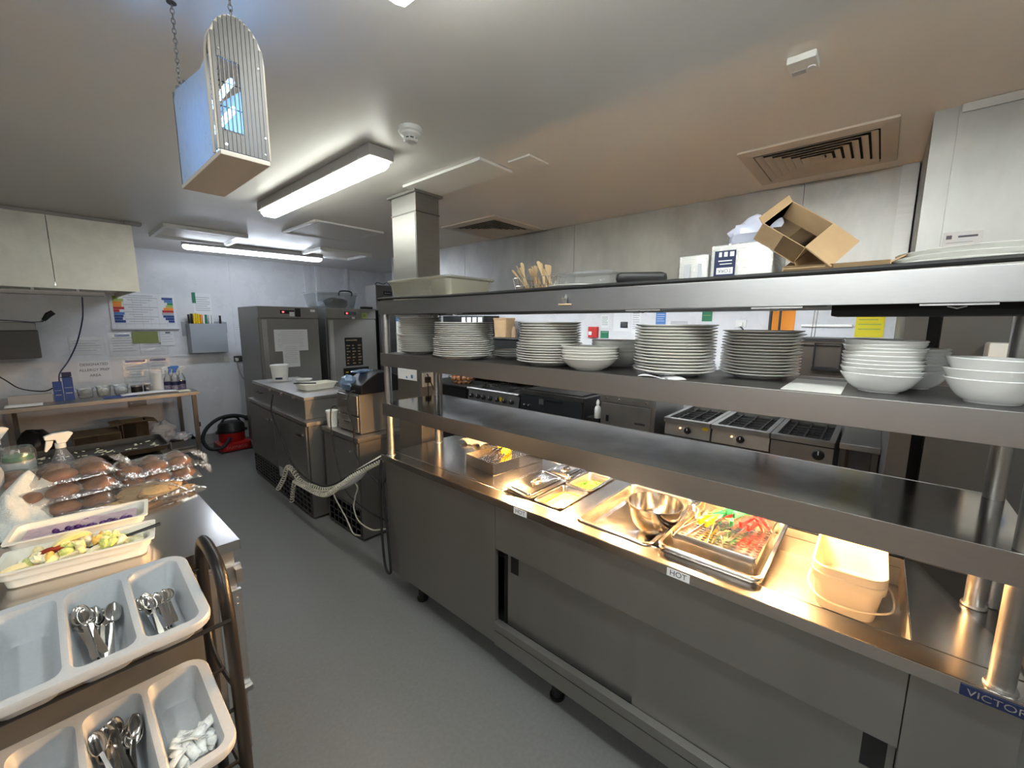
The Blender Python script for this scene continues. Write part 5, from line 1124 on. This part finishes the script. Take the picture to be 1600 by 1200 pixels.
for lb, x0, x1, h, mm in (('clear tub of cutlery next to the navy cartons', .175, .31, .10, 'clear'), ('clear tub of pale packets in middle of three', .32, .445, .11, 'clear'), ('clear tub of white powder right of three', .455, .585, .11, 'clear')):
    t = thing('clear_tub', lb, 'tub', ((x0 + x1) / 2, 6.25, ZF)); MB().rings(pan_rings(x1 - x0, .14, h, .006, .02, .002, .01, ZF), ((x0 + x1) / 2, 6.25)).build('tub_body', 'clear', t)
    b = MB().blob(((x0 + x1) / 2, 6.25, ZF + .045), (x1 - x0) * .38, .05, .04, .3, 4, flat=-.04, seed=int(x0 * 50)).build('tub_contents', ['dsteel', 'pale', 'paper'][int(x0 > .3) + int(x0 > .4)]); tag(base(b, ((x0 + x1) / 2, 6.25, ZF + .005)), 'contents of the ' + lb.split(' next')[0].split(' in mid')[0].split(' right')[0] + ' on the far table', 'food')
for lb, x, r, h, mm in (('low black tin on the far table left of white canister', .655, .05, .07, 'black'), ('small steel jar beside the white canister', .745, .03, .085, 'chrome')):
    t = thing('food_tin', lb, 'tin', (x, 6.28, ZF)); MB().lathe([(.001, 0), (r, 0), (r, h), (.001, h)], (x, 6.28, ZF), 24).build('tin_body', mm, t); MB().lathe([(.001, h + .0005), (r * 1.04, h + .0005), (r * 1.04, h + .015), (.001, h + .018)], (x, 6.28, ZF), 24).build('lid', 'wplas' if x > .7 else 'steel', t)
t = thing('white_canister', 'tall white canister on the far table', 'canister', (.838, 6.24, ZF)); MB().lathe([(.001, 0), (.048, 0), (.048, .19), (.001, .19)], (.838, 6.24, ZF), 28).build('canister_body', 'wplas', t); MB().lathe([(.001, .1905), (.051, .1905), (.051, .22), (.001, .225)], (.838, 6.24, ZF), 28).build('lid', 'wplas', t)
def spray(label, x, y, z, s=1.0, rz=0, trig='wplas', liquid=.45, navy=False):
    t = thing('spray_bottle', label, 'spray bottle', (x, y, z), rz); r = .042 * s
    MB().lathe([(.001, 0), (r, 0), (r, .12 * s), (r * .95, .135 * s), (r * .42, .185 * s), (r * .38, .195 * s), (.001, .195 * s)], (0, 0, 0), 28).build('bottle', 'clear', t, world=False)
    MB().lathe([(.001, .003), (r * .94, .003), (r * .94, .195 * s * liquid), (.001, .195 * s * liquid)], (0, 0, 0), 28).build('liquid', 'purple', t, world=False)
    MB().lathe([(.001, .196 * s), (r * .46, .196 * s), (r * .46, .22 * s), (.001, .22 * s)], (0, 0, 0), 20).build('collar', trig, t, world=False)
    MB().prism([(-.05 * s, .243 * s), (-.052 * s, .262 * s), (-.02 * s, .272 * s), (.035 * s, .272 * s), (.048 * s, .262 * s), (.03 * s, .235 * s), (.02 * s, .2205 * s), (-.012 * s, .2205 * s), (-.016 * s, .24 * s)], 'y', -.013 * s, .013 * s).build('spray_head', trig, t, bevel=.003 * s, world=False)
    MB().prism([(-.022 * s, .236 * s), (-.03 * s, .21 * s), (-.05 * s, .185 * s), (-.056 * s, .19 * s), (-.046 * s, .24 * s)], 'y', -.008 * s, .008 * s).build('trigger', trig, t, bevel=.002 * s, world=False)
    if navy:
        MB().lathe([(.0422 * s, .06), (.0426 * s, .06), (.0426 * s, .10), (.0422 * s, .10)], (0, 0, 0), 28).build('label', 'navy', t, world=False)
    return t
spray('spray bottle on the far table just right of white canister', .935, 6.25, ZF, 1.0, .2, navy=True)
spray('middle spray bottle of the three on the far table', .992, 6.20, ZF, 1.05, .1, 'lblue', navy=True)
spray('rightmost spray bottle on the far table end', 1.06, 6.26, ZF, 1.0, -.2, navy=True)
for lb, x0, x1, y0, y1, mm in (('dark blue folder at the front of the far table', .36, .62, 5.98, 6.14, 'blue'), ('pale blue papers fanned on the far table front', .56, .98, 6.04, 6.16, 'gplas')):
    b = MB().box(x0, x1, y0, y1, ZF, ZF + .008, T(0, 0, 0)).build('paper_folder', mm); tag(base(b, ((x0 + x1) / 2, (y0 + y1) / 2, ZF)), lb, 'folder')
b = MB().grid(lambda u, v: (.50 + .48 * u, 6.0 + .15 * v, ZF + .0095 + .02 * u * (1 - u) * (1 + v)), 10, 4).build('paper_sheets', 'paper', solid=.003); tag(base(b, (.7, 6.05, ZF)), 'bluish white papers curling over the folders on far table', 'paper')
b = MB().box(.98, 1.09, 5.98, 6.10, ZF, ZF + .006).build('chopping_mat', 'pale'); tag(base(b, (1.03, 6.04, ZF)), 'thin pale mat at the right front corner of far table', 'mat')
ZL = .2225
def carton(label, x0, x1, y0, y1, h, m_='dcard', flaps=False):
    t = thing('cardboard_carton', label, 'box', ((x0 + x1) / 2, (y0 + y1) / 2, ZL)); k = .006
    mm = MB().box(x0, x1, y0, y1, ZL, ZL + k).box(x0, x0 + k, y0, y1, ZL + k, ZL + h).box(x1 - k, x1, y0, y1, ZL + k, ZL + h).box(x0 + k, x1 - k, y0, y0 + k, ZL + k, ZL + h).box(x0 + k, x1 - k, y1 - k, y1, ZL + k, ZL + h)
    mm.build('carton_walls', m_, t)
    if flaps:
        MB().box(0, x1 - x0, -.09, 0, 0, .004, T(x0, y0, ZL + h) @ RX(-.35)).build('flap', m_, t); MB().box(0, .09, 0, y1 - y0, 0, .004, T(x1, y0, ZL + h) @ RY(.25)).build('flap', m_, t); MB().box(-.09, 0, 0, y1 - y0, 0, .004, T(x0, y0, ZL + h) @ RY(-.1)).build('flap', m_, t)
    else: MB().box(x0, x1, y0, y1, ZL + h + .0005, ZL + h + .004).build('lid_flap', m_, t)
    return t
carton('long closed brown carton on the far table undershelf', .10, .46, 6.05, 6.45, .29)
carton('taller open brown carton with flaps on the undershelf', .48, .70, 6.12, 6.45, .36, flaps=True)
b = MB().blob((.82, 6.2, .42), .12, .14, .13, .35, 3, flat=-.12, seed=11).build('plastic_wrap', 'wfilm'); tag(base(b, (.82, 6.2, .3)), 'crumpled white plastic wrap beside the open carton', 'wrap')
t = thing('shallow_crate', 'shallow grey box holding crumpled wrap at the undershelf right end', 'box', (.99, 6.2, ZL))
boxwalls(MB(), .25, .30, 0, .085, .004).build('crate_walls', 'wallgrey', t, world=False)
b = MB().blob((.99, 6.2, .335), .11, .13, .045, .5, 4, flat=-.04, seed=13).build('plastic_wrap', 'wfilm'); tag(base(b, (.99, 6.2, .3)), 'crumpled plastic wrap heaped in the shallow grey box', 'wrap')
b = MB().blob((-.16, 6.25, .42), .15, .16, .20, .25, 2.5, flat=-.195, seed=15).build('black_sack', 'black'); tag(base(b, (-.16, 6.25, ZL)), 'black sack on the undershelf left of the brown cartons', 'sack')
# vacuum cleaner
vc = thing('vacuum_cleaner', 'red and black tub vacuum cleaner on the floor by the wall', 'vacuum cleaner', (1.565, 6.42, 0))
MB().rings([(.36, .36, .05, .018), (.37, .37, .06, .03), (.36, .36, .06, .105), (.30, .30, .1, .125)], (1.565, 6.43)).build('base', 'vacred', vc)
MB().lathe([(.001, .126), (.142, .126), (.152, .14), (.150, .245), (.001, .245)], (1.565, 6.43, 0), 36).build('tub', 'vacred', vc)
MB().lathe([(.001, .246), (.162, .246), (.165, .27), (.155, .285), (.15, .34), (.12, .375), (.06, .385), (.001, .385)], (1.565, 6.43, 0), 36).build('motor_head', 'black', vc, bevel=0)
MB().tube(smooth_path([(1.46, 6.43, .365), (1.49, 6.43, .42), (1.565, 6.43, .435), (1.64, 6.43, .42), (1.67, 6.43, .365)]), .014, 8).build('carry_handle', 'black', vc)
MB().tube(smooth_path([(1.50, 6.25, .20), (1.40, 6.22, .10), (1.27, 6.25, .10), (1.215, 6.3, .22), (1.28, 6.35, .35), (1.42, 6.38, .445), (1.58, 6.38, .465), (1.72, 6.37, .42), (1.80, 6.36, .34)]), .022, 10).build('hose', 'rubber', vc)
for x in (1.40, 1.73):
    for y in (6.27, 6.59): MB().cyl((x - .012, y, .018), (x + .012, y, .018), .0178, seg=14).build('castor', 'black', vc)
for x in (1.405, 1.725): MB().box(x - .02, x + .02, 6.40, 6.46, .235, .265).build('side_clip', 'black', vc)
text('lettering', 'numatic', .075, 'emboss', vc, (1.565, 6.2445, .068), FACE_Y, .001)
b = MB().blob((1.12, 6.18, .004), .012, .008, .004, .3, 4, 10, 6).build('floor_scrap', 'paper'); tag(base(b, (1.12, 6.18, 0)), 'tiny white scrap on the floor by the vacuum hose', 'scrap')

# ------------------------------------------------------------------ near prep table on the left
nt_ = thing('prep_table', 'stainless prep table at left carrying bread bags and white dishes', 'table', (-.3, 2.65, 0))
MB().box(-1.05, .41, 1.71, 3.60, .862, .90).build('table_top', 'top', nt_, bevel=.003)
MB().box(-1.0, .335, 1.76, 3.55, .12, .80).build('cabinet', 'panel', nt_, bevel=.002)
MB().box(-1.0, .33, 1.742, 1.7595, .14, .79).build('front_panel', 'panel', nt_, bevel=.002)
for y in (1.76, 3.55):
    for x in (.372, -1.0): MB().box(x - .02, x + .02, y - .02, y + .02, 0, .8615).build('leg', 'steel', nt_)
hp = MB().box(.352, .402, 1.722, 1.7395, .30, .70).build('hinge_plate', 'fascia', nt_, bevel=.0015)
for z in (.665, .64): MB().lathe([(.001, .005), (.006, .004), (.007, 0), (.001, 0)], (0, 0, 0), 12, T(.385, 1.722, z) @ RX(PI / 2)).build('screw', 'chrome', hp)
MB().box(.36, .408, 1.72, 1.74, .765, .80).box(.385, .405, 1.70, 1.7205, .74, .79).build('door_bracket', 'steel', nt_)
MB().box(.365, .405, 1.70, 1.7395, .28, .2995).build('door_stop', 'steel', nt_)
ZP = .9005
# oven trays at the far end
def oven_tray(label, x0, x1, y0, y1, z, h):
    t = thing('oven_tray', label, 'tray', ((x0 + x1) / 2, (y0 + y1) / 2, z))
    MB().rings(pan_rings(x1 - x0, y1 - y0, h, .008, .03, .002, .012, z), ((x0 + x1) / 2, (y0 + y1) / 2)).build('tray_body', 'char', t)
oven_tray('lower blackened oven tray at the far end of prep table', -.22, .405, 3.04, 3.50, ZP, .020)
oven_tray('upper blackened oven tray littered with crumbs', -.20, .455, 3.20, 3.56, ZP + .0212, .036)
m = MB()
for i in range(70):
    x, y = random.uniform(-.16, .41), random.uniform(3.24, 3.53); a = random.uniform(0, 3); s_ = random.uniform(.4, 1.3)
    m.box(-.012 * s_, .012 * s_, -.003, .003, .001, .004, T(x, y, ZP + .026) @ RZ(a))
b = m.build('crumbs', 'pale'); b['kind'] = 'stuff'; tag(base(b, (.1, 3.4, ZP + .026)), 'pale crumbs and flakes scattered over the upper oven tray', 'crumbs')
b = MB().box(.30, .408, 3.52, 3.60, ZP, ZP + .002).box(.408, .41, 3.5, 3.6, .80, ZP + .002).build('paper_liner', 'paper'); tag(base(b, (.35, 3.56, ZP)), 'white paper hanging over the table edge behind oven trays', 'paper')
# packed buns
def bun_mesh(r, h): return MB().blob((0, 0, h * .42), r, r * .95, h * .6, .05, 2.5, 24, 14, flat=-h * .40)
def bun_bag(label, cx, cy, z, nx, ny, r, h, rz, grp, first):
    t = thing('bread_bag', label, 'bread bag', (cx, cy, z), rz); W, D = nx * r * 2 + .02, ny * r * 1.9 + .02
    MB().grid(lambda u, v: (0, 0, 0), 1, 1) if 0 else None
    def f(u, v):
        x = (u - .5) * W * 1.06; y = (v - .5) * D * 1.10; e = min(1, min(u, 1 - u) * 7) ** .6 * min(1, min(v, 1 - v) * 6) ** .6
        return (x, y, .0015 + e * (h * 1.10 + .004 * math.cos((u * nx) * 2 * PI + PI)) + .003 * noise.noise(Vector((u * 14, v * 9, cx * 9 + z * 7))) * e)
    MB().grid(f, 40, 26).build('film', 'film', t, world=False)
    def g_(u, v):  # gathered end of the bag
        w = 1 - .55 * math.sin(PI * u * .9); return (W * .53 + .05 * u, (v - .5) * D * .7 * (1.05 - u * .5 * (1 - u)), .012 + h * .55 * (1 - u) + .016 * math.sin(v * 26 + u * 3) * (.4 + u) + .012 * noise.noise(Vector((u * 5, v * 8, cx))))
    MB().grid(g_, 8, 30).build('gathered_end', 'film', t, world=False)
    Mx = T(cx, cy, z) @ RZ(rz); k = 0
    for i in range(nx):
        for j in range(ny):
            o = first[0].copy() if first[1] else first[0]
            if first[1]: COL.objects.link(o)
            first[1] = True
            o.location = Mx @ Vector(((i - (nx - 1) / 2) * r * 2.0 + random.uniform(-.003, .003), (j - (ny - 1) / 2) * r * 1.9, .003)); o.rotation_euler = (0, 0, random.uniform(0, 6))
            tag(o, 'glazed brown bun inside the ' + grp, 'bun', 'buns in the ' + grp)
fb = [bun_mesh(.056, .044).build('bread_bun', 'bun'), False]
bun_bag('lowest clear bag of buns in the left stack by the cloth', -.02, 2.55, ZP, 3, 2, .056, .044, .06, 'lowest bag of the left stack', fb)
bun_bag('middle clear bag of buns in the left stack', -.015, 2.63, ZP + .051, 3, 2, .056, .044, .10, 'middle bag of the left stack', fb)
bun_bag('topmost clear bag of buns in the left stack', -.02, 2.72, ZP + .102, 3, 2, .056, .044, .14, 'topmost bag of the left stack', fb)
fb = [bun_mesh(.050, .046).build('bread_bun', 'bun'), False]
bun_bag('lower clear bag of buns in the right stack at table edge', .318, 2.70, ZP, 3, 2, .050, .046, -.05, 'lower bag of the right stack', fb)
bun_bag('upper clear bag of buns in the right stack at table edge', .308, 2.73, ZP + .053, 3, 2, .050, .046, .04, 'upper bag of the right stack', fb)
n0 = MB().blob((0, 0, .009), .098, .066, .013, .10, 3, 32, 12, flat=-.008).build('naan_bread', 'naan')
nl = [(.225, 2.475, .022, .35, .10, 'upper left naan in the open naan pack'), (.285, 2.40, .030, .45, .12, 'upper right naan in the open naan pack'), (.205, 2.41, .003, .30, .05, 'lower naan in the open naan pack'), (.362, 2.40, .004, .5, .0, 'naan in the flat pack at the table edge'),
      (.10, 2.37, .004, .3, .06, 'naan lying in front of the left bun stack'), (-.03, 2.33, .004, .5, .05, 'naan beside the white cloth behind the pink dish')]
for i, (x, y, dz, rz, tx, lb) in enumerate(nl):
    o = n0 if i == 0 else n0.copy()
    if i: COL.objects.link(o)
    o.location = (x, y, ZP + dz + .002); o.rotation_euler = (tx, -.05, rz); s_ = .62 if i == 3 else (.8 if i > 3 else .9); o.scale = (s_, s_ * (1.0 if i != 3 else .9), 1)
    tag(o, lb, 'naan bread', 'naan breads')
def film_pack(label, cx, cy, w, d, h, rz, tilt):
    t = thing('naan_pack', label, 'bread pack', (cx, cy, ZP), rz)
    MB().grid(lambda u, v: ((u - .5) * w, (v - .5) * d, .001 + (h + tilt * v) * min(1, min(u, 1 - u) * 6) ** .5 * min(1, min(v, 1 - v) * 8) ** .5 + .004 * noise.noise(Vector((u * 9, v * 9, w * 30))) ** 2), 26, 20).build('film', 'film', t, world=False)
    MB().tube(smooth_path([(-w * .2, d * .5, h + tilt * .5), (0, d * .2, h + tilt * .9), (w * .3, -d * .2, h + tilt * .7), (w * .5, -d * .46, h * .4)]), .0035, 6).build('seam', 'film', t, world=False)
film_pack('clear pack of naan breads in front of right bun stack', .245, 2.42, .23, .25, .034, .3, .030)
film_pack('flat clear pack with one naan at the table edge', .358, 2.40, .13, .16, .022, .5, .0)
film_pack('clear film over naan beside the pink dish', .04, 2.35, .25, .13, .022, .3, .012)
# dishes
pd = melamine('cream dish of pink berry yogurt behind the fruit salad', (.03, 2.175, ZP), math.radians(-8), .368, .19, .062)
b = MB().grid(lambda u, v: ((u - .5) * .295, (v - .5) * .122, .045 + .006 * noise.noise(Vector((u * 8, v * 4, 2)))), 36, 16).build('berry_yogurt', 'yog'); b.location = (.03, 2.175, ZP); b.rotation_euler.z = math.radians(-8); tag(b, 'pink yogurt streaked with dark berries in the rear dish', 'yogurt')
be = MB().blob((0, 0, 0), .011, .010, .009, .1, 3, 14, 8).build('dark_berry', 'berry')
for i in range(22):
    o = be if i == 0 else be.copy()
    if i: COL.objects.link(o)
    u = i / 21; o.location = T(.03, 2.175, ZP) @ RZ(math.radians(-8)) @ Vector((-.06 + .19 * u + random.uniform(-.008, .008), -.042 + random.uniform(-.014, .022) * (1 - .4 * u), .046 + random.uniform(0, .004))); o.rotation_euler = (random.random(), random.random(), random.random())
    tag(o, 'dark purple berry along the front edge of the pink yogurt', 'berry', 'berries on the pink yogurt')
wd_ = melamine('cream dish of sliced fruit salad at the front of prep table', (.015, 1.92, ZP), math.radians(-9), .37, .178, .064)
Mf = T(.015, 1.92, ZP) @ RZ(math.radians(-9))
kinds = {'apple_slice': ('apple', [(-.02, .02, .075, .5, .2, 'long pale apple slice standing up by the spoon', 1.25), (-.06, -.03, .05, 1.2, .9, 'pale apple slice lying left in the fruit salad', .9), (-.12, -.035, .045, .2, .6, 'yellowish apple slice at the left end of salad', .9)]),
         'red_apple_slice': ('appler', [(-.055, -.018, .058, .15, .1, 'red skinned apple slice in the middle of fruit salad', 1.1)]),
         'melon_slice': ('melon', [(-.055, .03, .052, .6, .5, 'green melon slice behind the red apple slice', 1), (.055, .022, .042, .3, .4, 'green melon slice right of the spoon bowl', .9), (.085, .03, .04, 1.1, .3, 'small green melon piece at the right of salad', .7)]),
         'fruit_chunk': ('pineap', [(-.02, .018, .05, .8, .3, 'orange fruit chunk in centre of the salad', .8), (-.095, -.02, .042, .4, .8, 'orange fruit chunk left of the red slice', .8)]),
         'pear_slice': ('pale', [(-.01, -.035, .042, .1, .2, 'white pear slice at the front middle of salad', 1), (.04, -.03, .038, .5, .1, 'white pear slice at front right of salad', 1), (-.10, -.005, .040, 1, .4, 'white pear slice at the left of the salad', 1), (.10, -.005, .036, .2, .1, 'white pear slice at the right end of salad', 1)])}
for nm, (mm, L) in kinds.items():
    for (x, y, z, a, tl, lb, s_) in L:
        m = MB(); n = 10
        sec = lambda q: [(math.cos(q) * .034 * s_, 0, math.sin(q) * .030 * s_)]
        lo = []
        for i in range(n + 1):
            q = PI * i / n; c, s2 = math.cos(q), math.sin(q); t_ = .0035 + .0055 * s2
            lo.append([(c * .036 * s_, -t_, .024 * s2 * s_), (c * .036 * s_, t_, .024 * s2 * s_), (c * .030 * s_, t_ * .4, .008 * s2 * s_), (c * .030 * s_, -t_ * .4, .008 * s2 * s_)])
        o = m.loops(lo).build(nm, mm, bevel=.001); p = Mf @ Vector((x * 1.12, y, z - .004)); o.location = p; o.scale = (1.2, 1.2, 1.15); o.rotation_euler = (tl, .1, a); tag(o, lb, 'fruit', 'fruit salad pieces')
fc = [MB().blob((0, 0, 0), .017, .012, .009, .35, 3, 12, 8, sq=.7, seed=q).build('fruit_chunk', m_) for q, m_ in enumerate(('pale', 'apple', 'melon', 'pineap'))]
for i in range(44):
    o = fc[i] if i < 4 else fc[i % 4].copy()
    if i >= 4: COL.objects.link(o)
    u = random.uniform(-1, 1); o.location = Mf @ Vector((.125 * u - .015, random.uniform(-.042, .042), .050 + .014 * (1 - u * u) + random.uniform(0, .008))); o.rotation_euler = [random.uniform(0, 3) for _ in range(3)]
    tag(o, ['white', 'pale yellow', 'green', 'orange'][i % 4] + ' chopped fruit chunk heaped in the front fruit dish', 'fruit', 'chopped %s fruit chunks' % ['white', 'yellow', 'green', 'orange'][i % 4])
b = MB().grid(lambda u, v: ((u - .5) * .30, (v - .5) * .12, .034 + .016 * noise.noise(Vector((u * 11, v * 6, 7)))), 40, 20).build('chopped_fruit', 'pale'); b['kind'] = 'stuff'; b.location = (.015, 1.92, ZP); b.rotation_euler.z = math.radians(-9); tag(b, 'juicy chopped fruit filling the bottom of the front dish', 'fruit')
sp = thing('serving_spoon', 'black plastic serving spoon resting in the fruit salad', 'spoon', (.08, 1.91, ZP + .05))
pth = smooth_path([(.03, 1.905, ZP + .052), (.10, 1.895, ZP + .060), (.155, 1.888, ZP + .068), (.212, 1.875, ZP + .080)])
MB().tube(pth, [.0065 + .0035 * (i / 24) for i in range(len(pth))], 8, flat=.55).build('handle', 'black', sp)
MB().blob((.0, 1.905, ZP + .050), .036, .022, .010, 0, 1, 20, 10, flat=-.002).build('spoon_bowl', 'black', sp)
# left edge clutter
t = thing('grey_pot', 'grey blue pot at the left edge of the photo', 'pot', (-.255, 2.66, ZP)); MB().lathe([(.001, 0), (.085, 0), (.092, .18), (.088, .2), (.06, .225), (.001, .23)], (-.255, 2.66, ZP), 36).build('pot_body', 'gbox', t); MB().lathe([(.001, .231), (.07, .231), (.05, .25), (.001, .252)], (-.255, 2.66, ZP), 30).build('lid', 'wplas', t)
def fold(u, v):
    x = -.27 + .25 * u; y = 2.28 + .54 * v
    hmp = .115 * math.exp(-((u - .66) / .30) ** 2 - ((v - .72) / .25) ** 2) + .055 * math.exp(-((u - .50) / .34) ** 2 - ((v - .40) / .24) ** 2)
    e = min(1, min(u, 1 - u) * 5) * min(1, min(v, 1 - v) * 5)
    n1 = noise.noise(Vector((u * 2.2, v * 2.6, 3))); n2 = noise.noise(Vector((u * 5 + 4, v * 5, 1)))
    return (x + .030 * n2 - .02 * math.sin(v * 5), y + .05 * n1 * (1 - e * .5), ZP + .006 + hmp * (1 + .25 * n2) + (.016 + hmp * .14) * abs(math.sin(u * 6 + v * 4 + 3 * n1)) * e + .004 * noise.noise(Vector((u * 16, v * 16, 5))))
b = MB().grid(fold, 60, 70).build('terry_cloth', 'cloth', solid=.004); tag(base(b, (-.1, 2.6, ZP)), 'bunched white terry cloth at left beside the bun bags', 'cloth')
t = thing('clear_jar', 'clear jar with white contents and green top behind the cloth', 'jar', (-.135, 2.98, ZP)); MB().lathe([(.001, 0), (.058, 0), (.06, .19), (.05, .215), (.001, .216)], (-.135, 2.98, ZP), 32).build('glass', 'clear', t); MB().lathe([(.001, .003), (.054, .003), (.055, .15), (.001, .152)], (-.135, 2.98, ZP), 28).build('contents', 'wplas', t); MB().lathe([(.001, .154), (.05, .154), (.048, .175), (.001, .18)], (-.135, 2.98, ZP), 28).build('green_layer', 'gnplas', t)
spray('spray bottle with white trigger behind the clear jar at left', -.205, 3.12, ZP, 1.08, .3, liquid=.3)
spray('spray bottle of purple liquid standing behind the bun bags', .005, 2.93, ZP, .98, .15, liquid=.62)

# ------------------------------------------------------------------ cutlery rack in the foreground
rkk = thing('cutlery_rack', 'black tubular stand holding tiers of grey cutlery trays', 'stand', (-.04, 1.45, 0))
for x in (.272, -.352):
    P = smooth_path([(x, 1.625, 0), (x, 1.615, .5), (x, 1.61, .86), (x, 1.60, .955), (x, 1.555, 1.005), (x, 1.47, 1.008), (x, 1.385, .982), (x, 1.34, .91), (x, 1.315, .78), (x, 1.30, .55), (x, 1.295, 0)], 6)
    MB().tube(P, .021, 12, flat=.8).build('side_frame', 'rack', rkk)
    for z in (.64, .36): MB().tube(smooth_path([(x, 1.605, z + .05), (x - .004, 1.56, z - .01), (x - .004, 1.42, z - .022), (x, 1.315, z - .01)], 6), .006, 8).build('tie_wire', 'rack', rkk)
for zf, yf, yb_ in ((.905, 1.305, 1.60), (.63, 1.30, 1.44), (.37, 1.295, 1.35)):
    m = MB()
    for y, z in ((yf, zf - .045), (yb_, zf - .008)): m.cyl((-.352, y, z), (.272, y, z), .006, seg=8)
    m.build('tray_rail', 'rack', rkk)
def cutlery_tray(label, c, tilt, m_):
    t = thing('cutlery_tray', label, 'cutlery tray', c); t.rotation_euler = (tilt, 0, 0)
    W, D, n = .53, .345, 4; rim = .016; cw = (W - 2 * rim) / n; m = MB()
    m.loops([[Vector((x, y, z)) for x, y in rr(0, 0, w, d, r, 6)] for w, d, r, z in ((W + .004, D + .004, .05, -.022), (W + .006, D + .006, .05, -.006), (W, D, .05, 0), (W - 2 * rim, D - 2 * rim, .036, 0))], False, False)
    for i in range(n):
        cx = -W / 2 + rim + cw * (i + .5); iw, idp = cw - .012, D - 2 * rim - .010
        # flange from the straight cell edge to the rounded opening, then down into the compartment
        outer = []
        for (x, y) in rr(0, 0, cw, D - 2 * rim, .036 if i in (0, n - 1) else .0006, 6): outer.append((x, y))
        if i in (0, n - 1):
            sgn = -1 if i == 0 else 1; a_ = rr(0, 0, cw, D - 2 * rim, .0006, 6); b_ = rr(0, 0, cw, D - 2 * rim, .036, 6)
            outer = [b_[k] if b_[k][0] * sgn > 0 else a_[k] for k in range(len(a_))]
        L = [[Vector((cx + x, y, 0)) for x, y in outer]]
        for w, d, r, z in ((iw, idp, .026, -.0005), (iw - .006, idp - .006, .026, -.006), (iw - .022, idp - .050, .026, -.066), (iw - .036, idp - .072, .02, -.078), (iw - .08, idp - .12, .01, -.080)):
            L.append([Vector((cx + x, y, z)) for x, y in rr(0, 0, w, d, r, 6)])
        m.loops(L, False, True)
        m.rings([(iw + .006, idp + .006, .026, -.010), (iw - .014, idp - .042, .026, -.070), (iw - .03, idp - .066, .02, -.083), (iw - .08, idp - .12, .01, -.084)], (cx, 0), n=6, cap0=False)
    m.build('tray_body', m_, t, world=False)
    return t, cw
ct1, cw = cutlery_tray('top grey cutlery tray with teaspoons in two compartments', (-.042, 1.417, .955), math.radians(8), 'gplas')
ct2, _ = cutlery_tray('middle grey cutlery tray with white sachets and spoons', (-.042, 1.275, .680), math.radians(8), 'gplas')
ct3, _ = cutlery_tray('lowest grey cutlery tray glimpsed at the bottom of the photo', (-.042, 1.13, .415), math.radians(8), 'gplas')
def spoon_mesh(s):
    m = MB(); L = []
    for y, w, z in ((0, .0042, 0), (.01, .006, 0), (.03, .0045, .001), (.07, .0028, .002), (.088, .003, .004)): L.append([((-w) * s, y * s, z * s - .0008), (w * s, y * s, z * s - .0008), (w * s, y * s, z * s + .0008), (-w * s, y * s, z * s + .0008)])
    m.loops(L)
    def f(u, v):
        y = .086 + .048 * u; hw = .0155 * math.sqrt(max(0, 1 - ((u - .5) / .5) ** 2)) * (1.0 - .15 * u) + .0006; x = (v - .5) * 2 * hw
        return (x * s, y * s, (.004 - .008 * math.sqrt(max(0, 1 - ((u - .5) / .55) ** 2)) * (1 - ((v - .5) * 2) ** 2 * .8)) * s)
    m.grid(f, 14, 8); return m
def fill(tray_c, tilt, comp, n, s, label, grp, first):
    Mt = T(*tray_c) @ RX(tilt); cx = -.53 / 2 + .016 + cw * (comp + .5)
    for i in range(n):
        o = first[0].copy() if first[1] else first[0]
        if first[1]: COL.objects.link(o)
        first[1] = True
        lay = i // 4; roll = random.choice((0, PI)) + random.uniform(-.6, .6)
        loc = Mt @ Vector((cx + random.uniform(-.018, .018), -.075 + random.uniform(-.015, .02), -.066 + .010 * lay))
        o.location = loc; o.rotation_euler = (Matrix.Rotation(random.uniform(-.24, .24), 4, 'Z') @ RX(random.uniform(.08, .30) + tilt) @ RY(roll)).to_euler()
        tag(o, label, 'spoon', grp)
fs = [spoon_mesh(1.0).build('teaspoon', 'spoon', solid=.001), False]
fill((-.042, 1.417, .955), math.radians(8), 3, 8, 1, 'steel teaspoon in the right end compartment of the top tray', 'teaspoons in the right end compartment', fs)
fs2 = [spoon_mesh(1.28).build('dessert_spoon', 'spoon', solid=.0012), False]
fill((-.042, 1.417, .955), math.radians(8), 2, 9, 1.28, 'steel spoon in the inner compartment of the top tray', 'spoons in the top tray inner compartment', fs2)
fill((-.042, 1.275, .680), math.radians(8), 2, 14, 1.28, 'steel spoon in the middle tray beside the sachets', 'spoons in the middle tray', fs2)
sa = MB().grid(lambda u, v: ((u - .5) * .024, (v - .5) * .062, .003 * math.sin(PI * u) * math.sin(PI * v) + .003 * math.sin(v * 4)), 4, 8).m(1).box(-.006, .006, -.012, .010, .0042, .0048).build('sauce_sachet', ['sachet', 'fink'], solid=.0012)
Mt = T(-.042, 1.275, .680) @ RX(math.radians(8)); cx = -.53 / 2 + .016 + cw * 3.5
for i in range(34):
    o = sa if i == 0 else sa.copy()
    if i: COL.objects.link(o)
    lay = i // 8
    o.location = Mt @ Vector((cx + random.uniform(-.030, .030), -.06 + random.uniform(-.035, .045) * (1 - lay * .1), -.070 + .0095 * lay + random.uniform(0, .004)))
    o.rotation_euler = (random.uniform(-.35, .5), random.uniform(-.55, .55), random.uniform(-1.2, 1.2)); tag(o, 'small white paper sachet heaped in the middle tray right end', 'sachet', 'sachets in the middle tray')
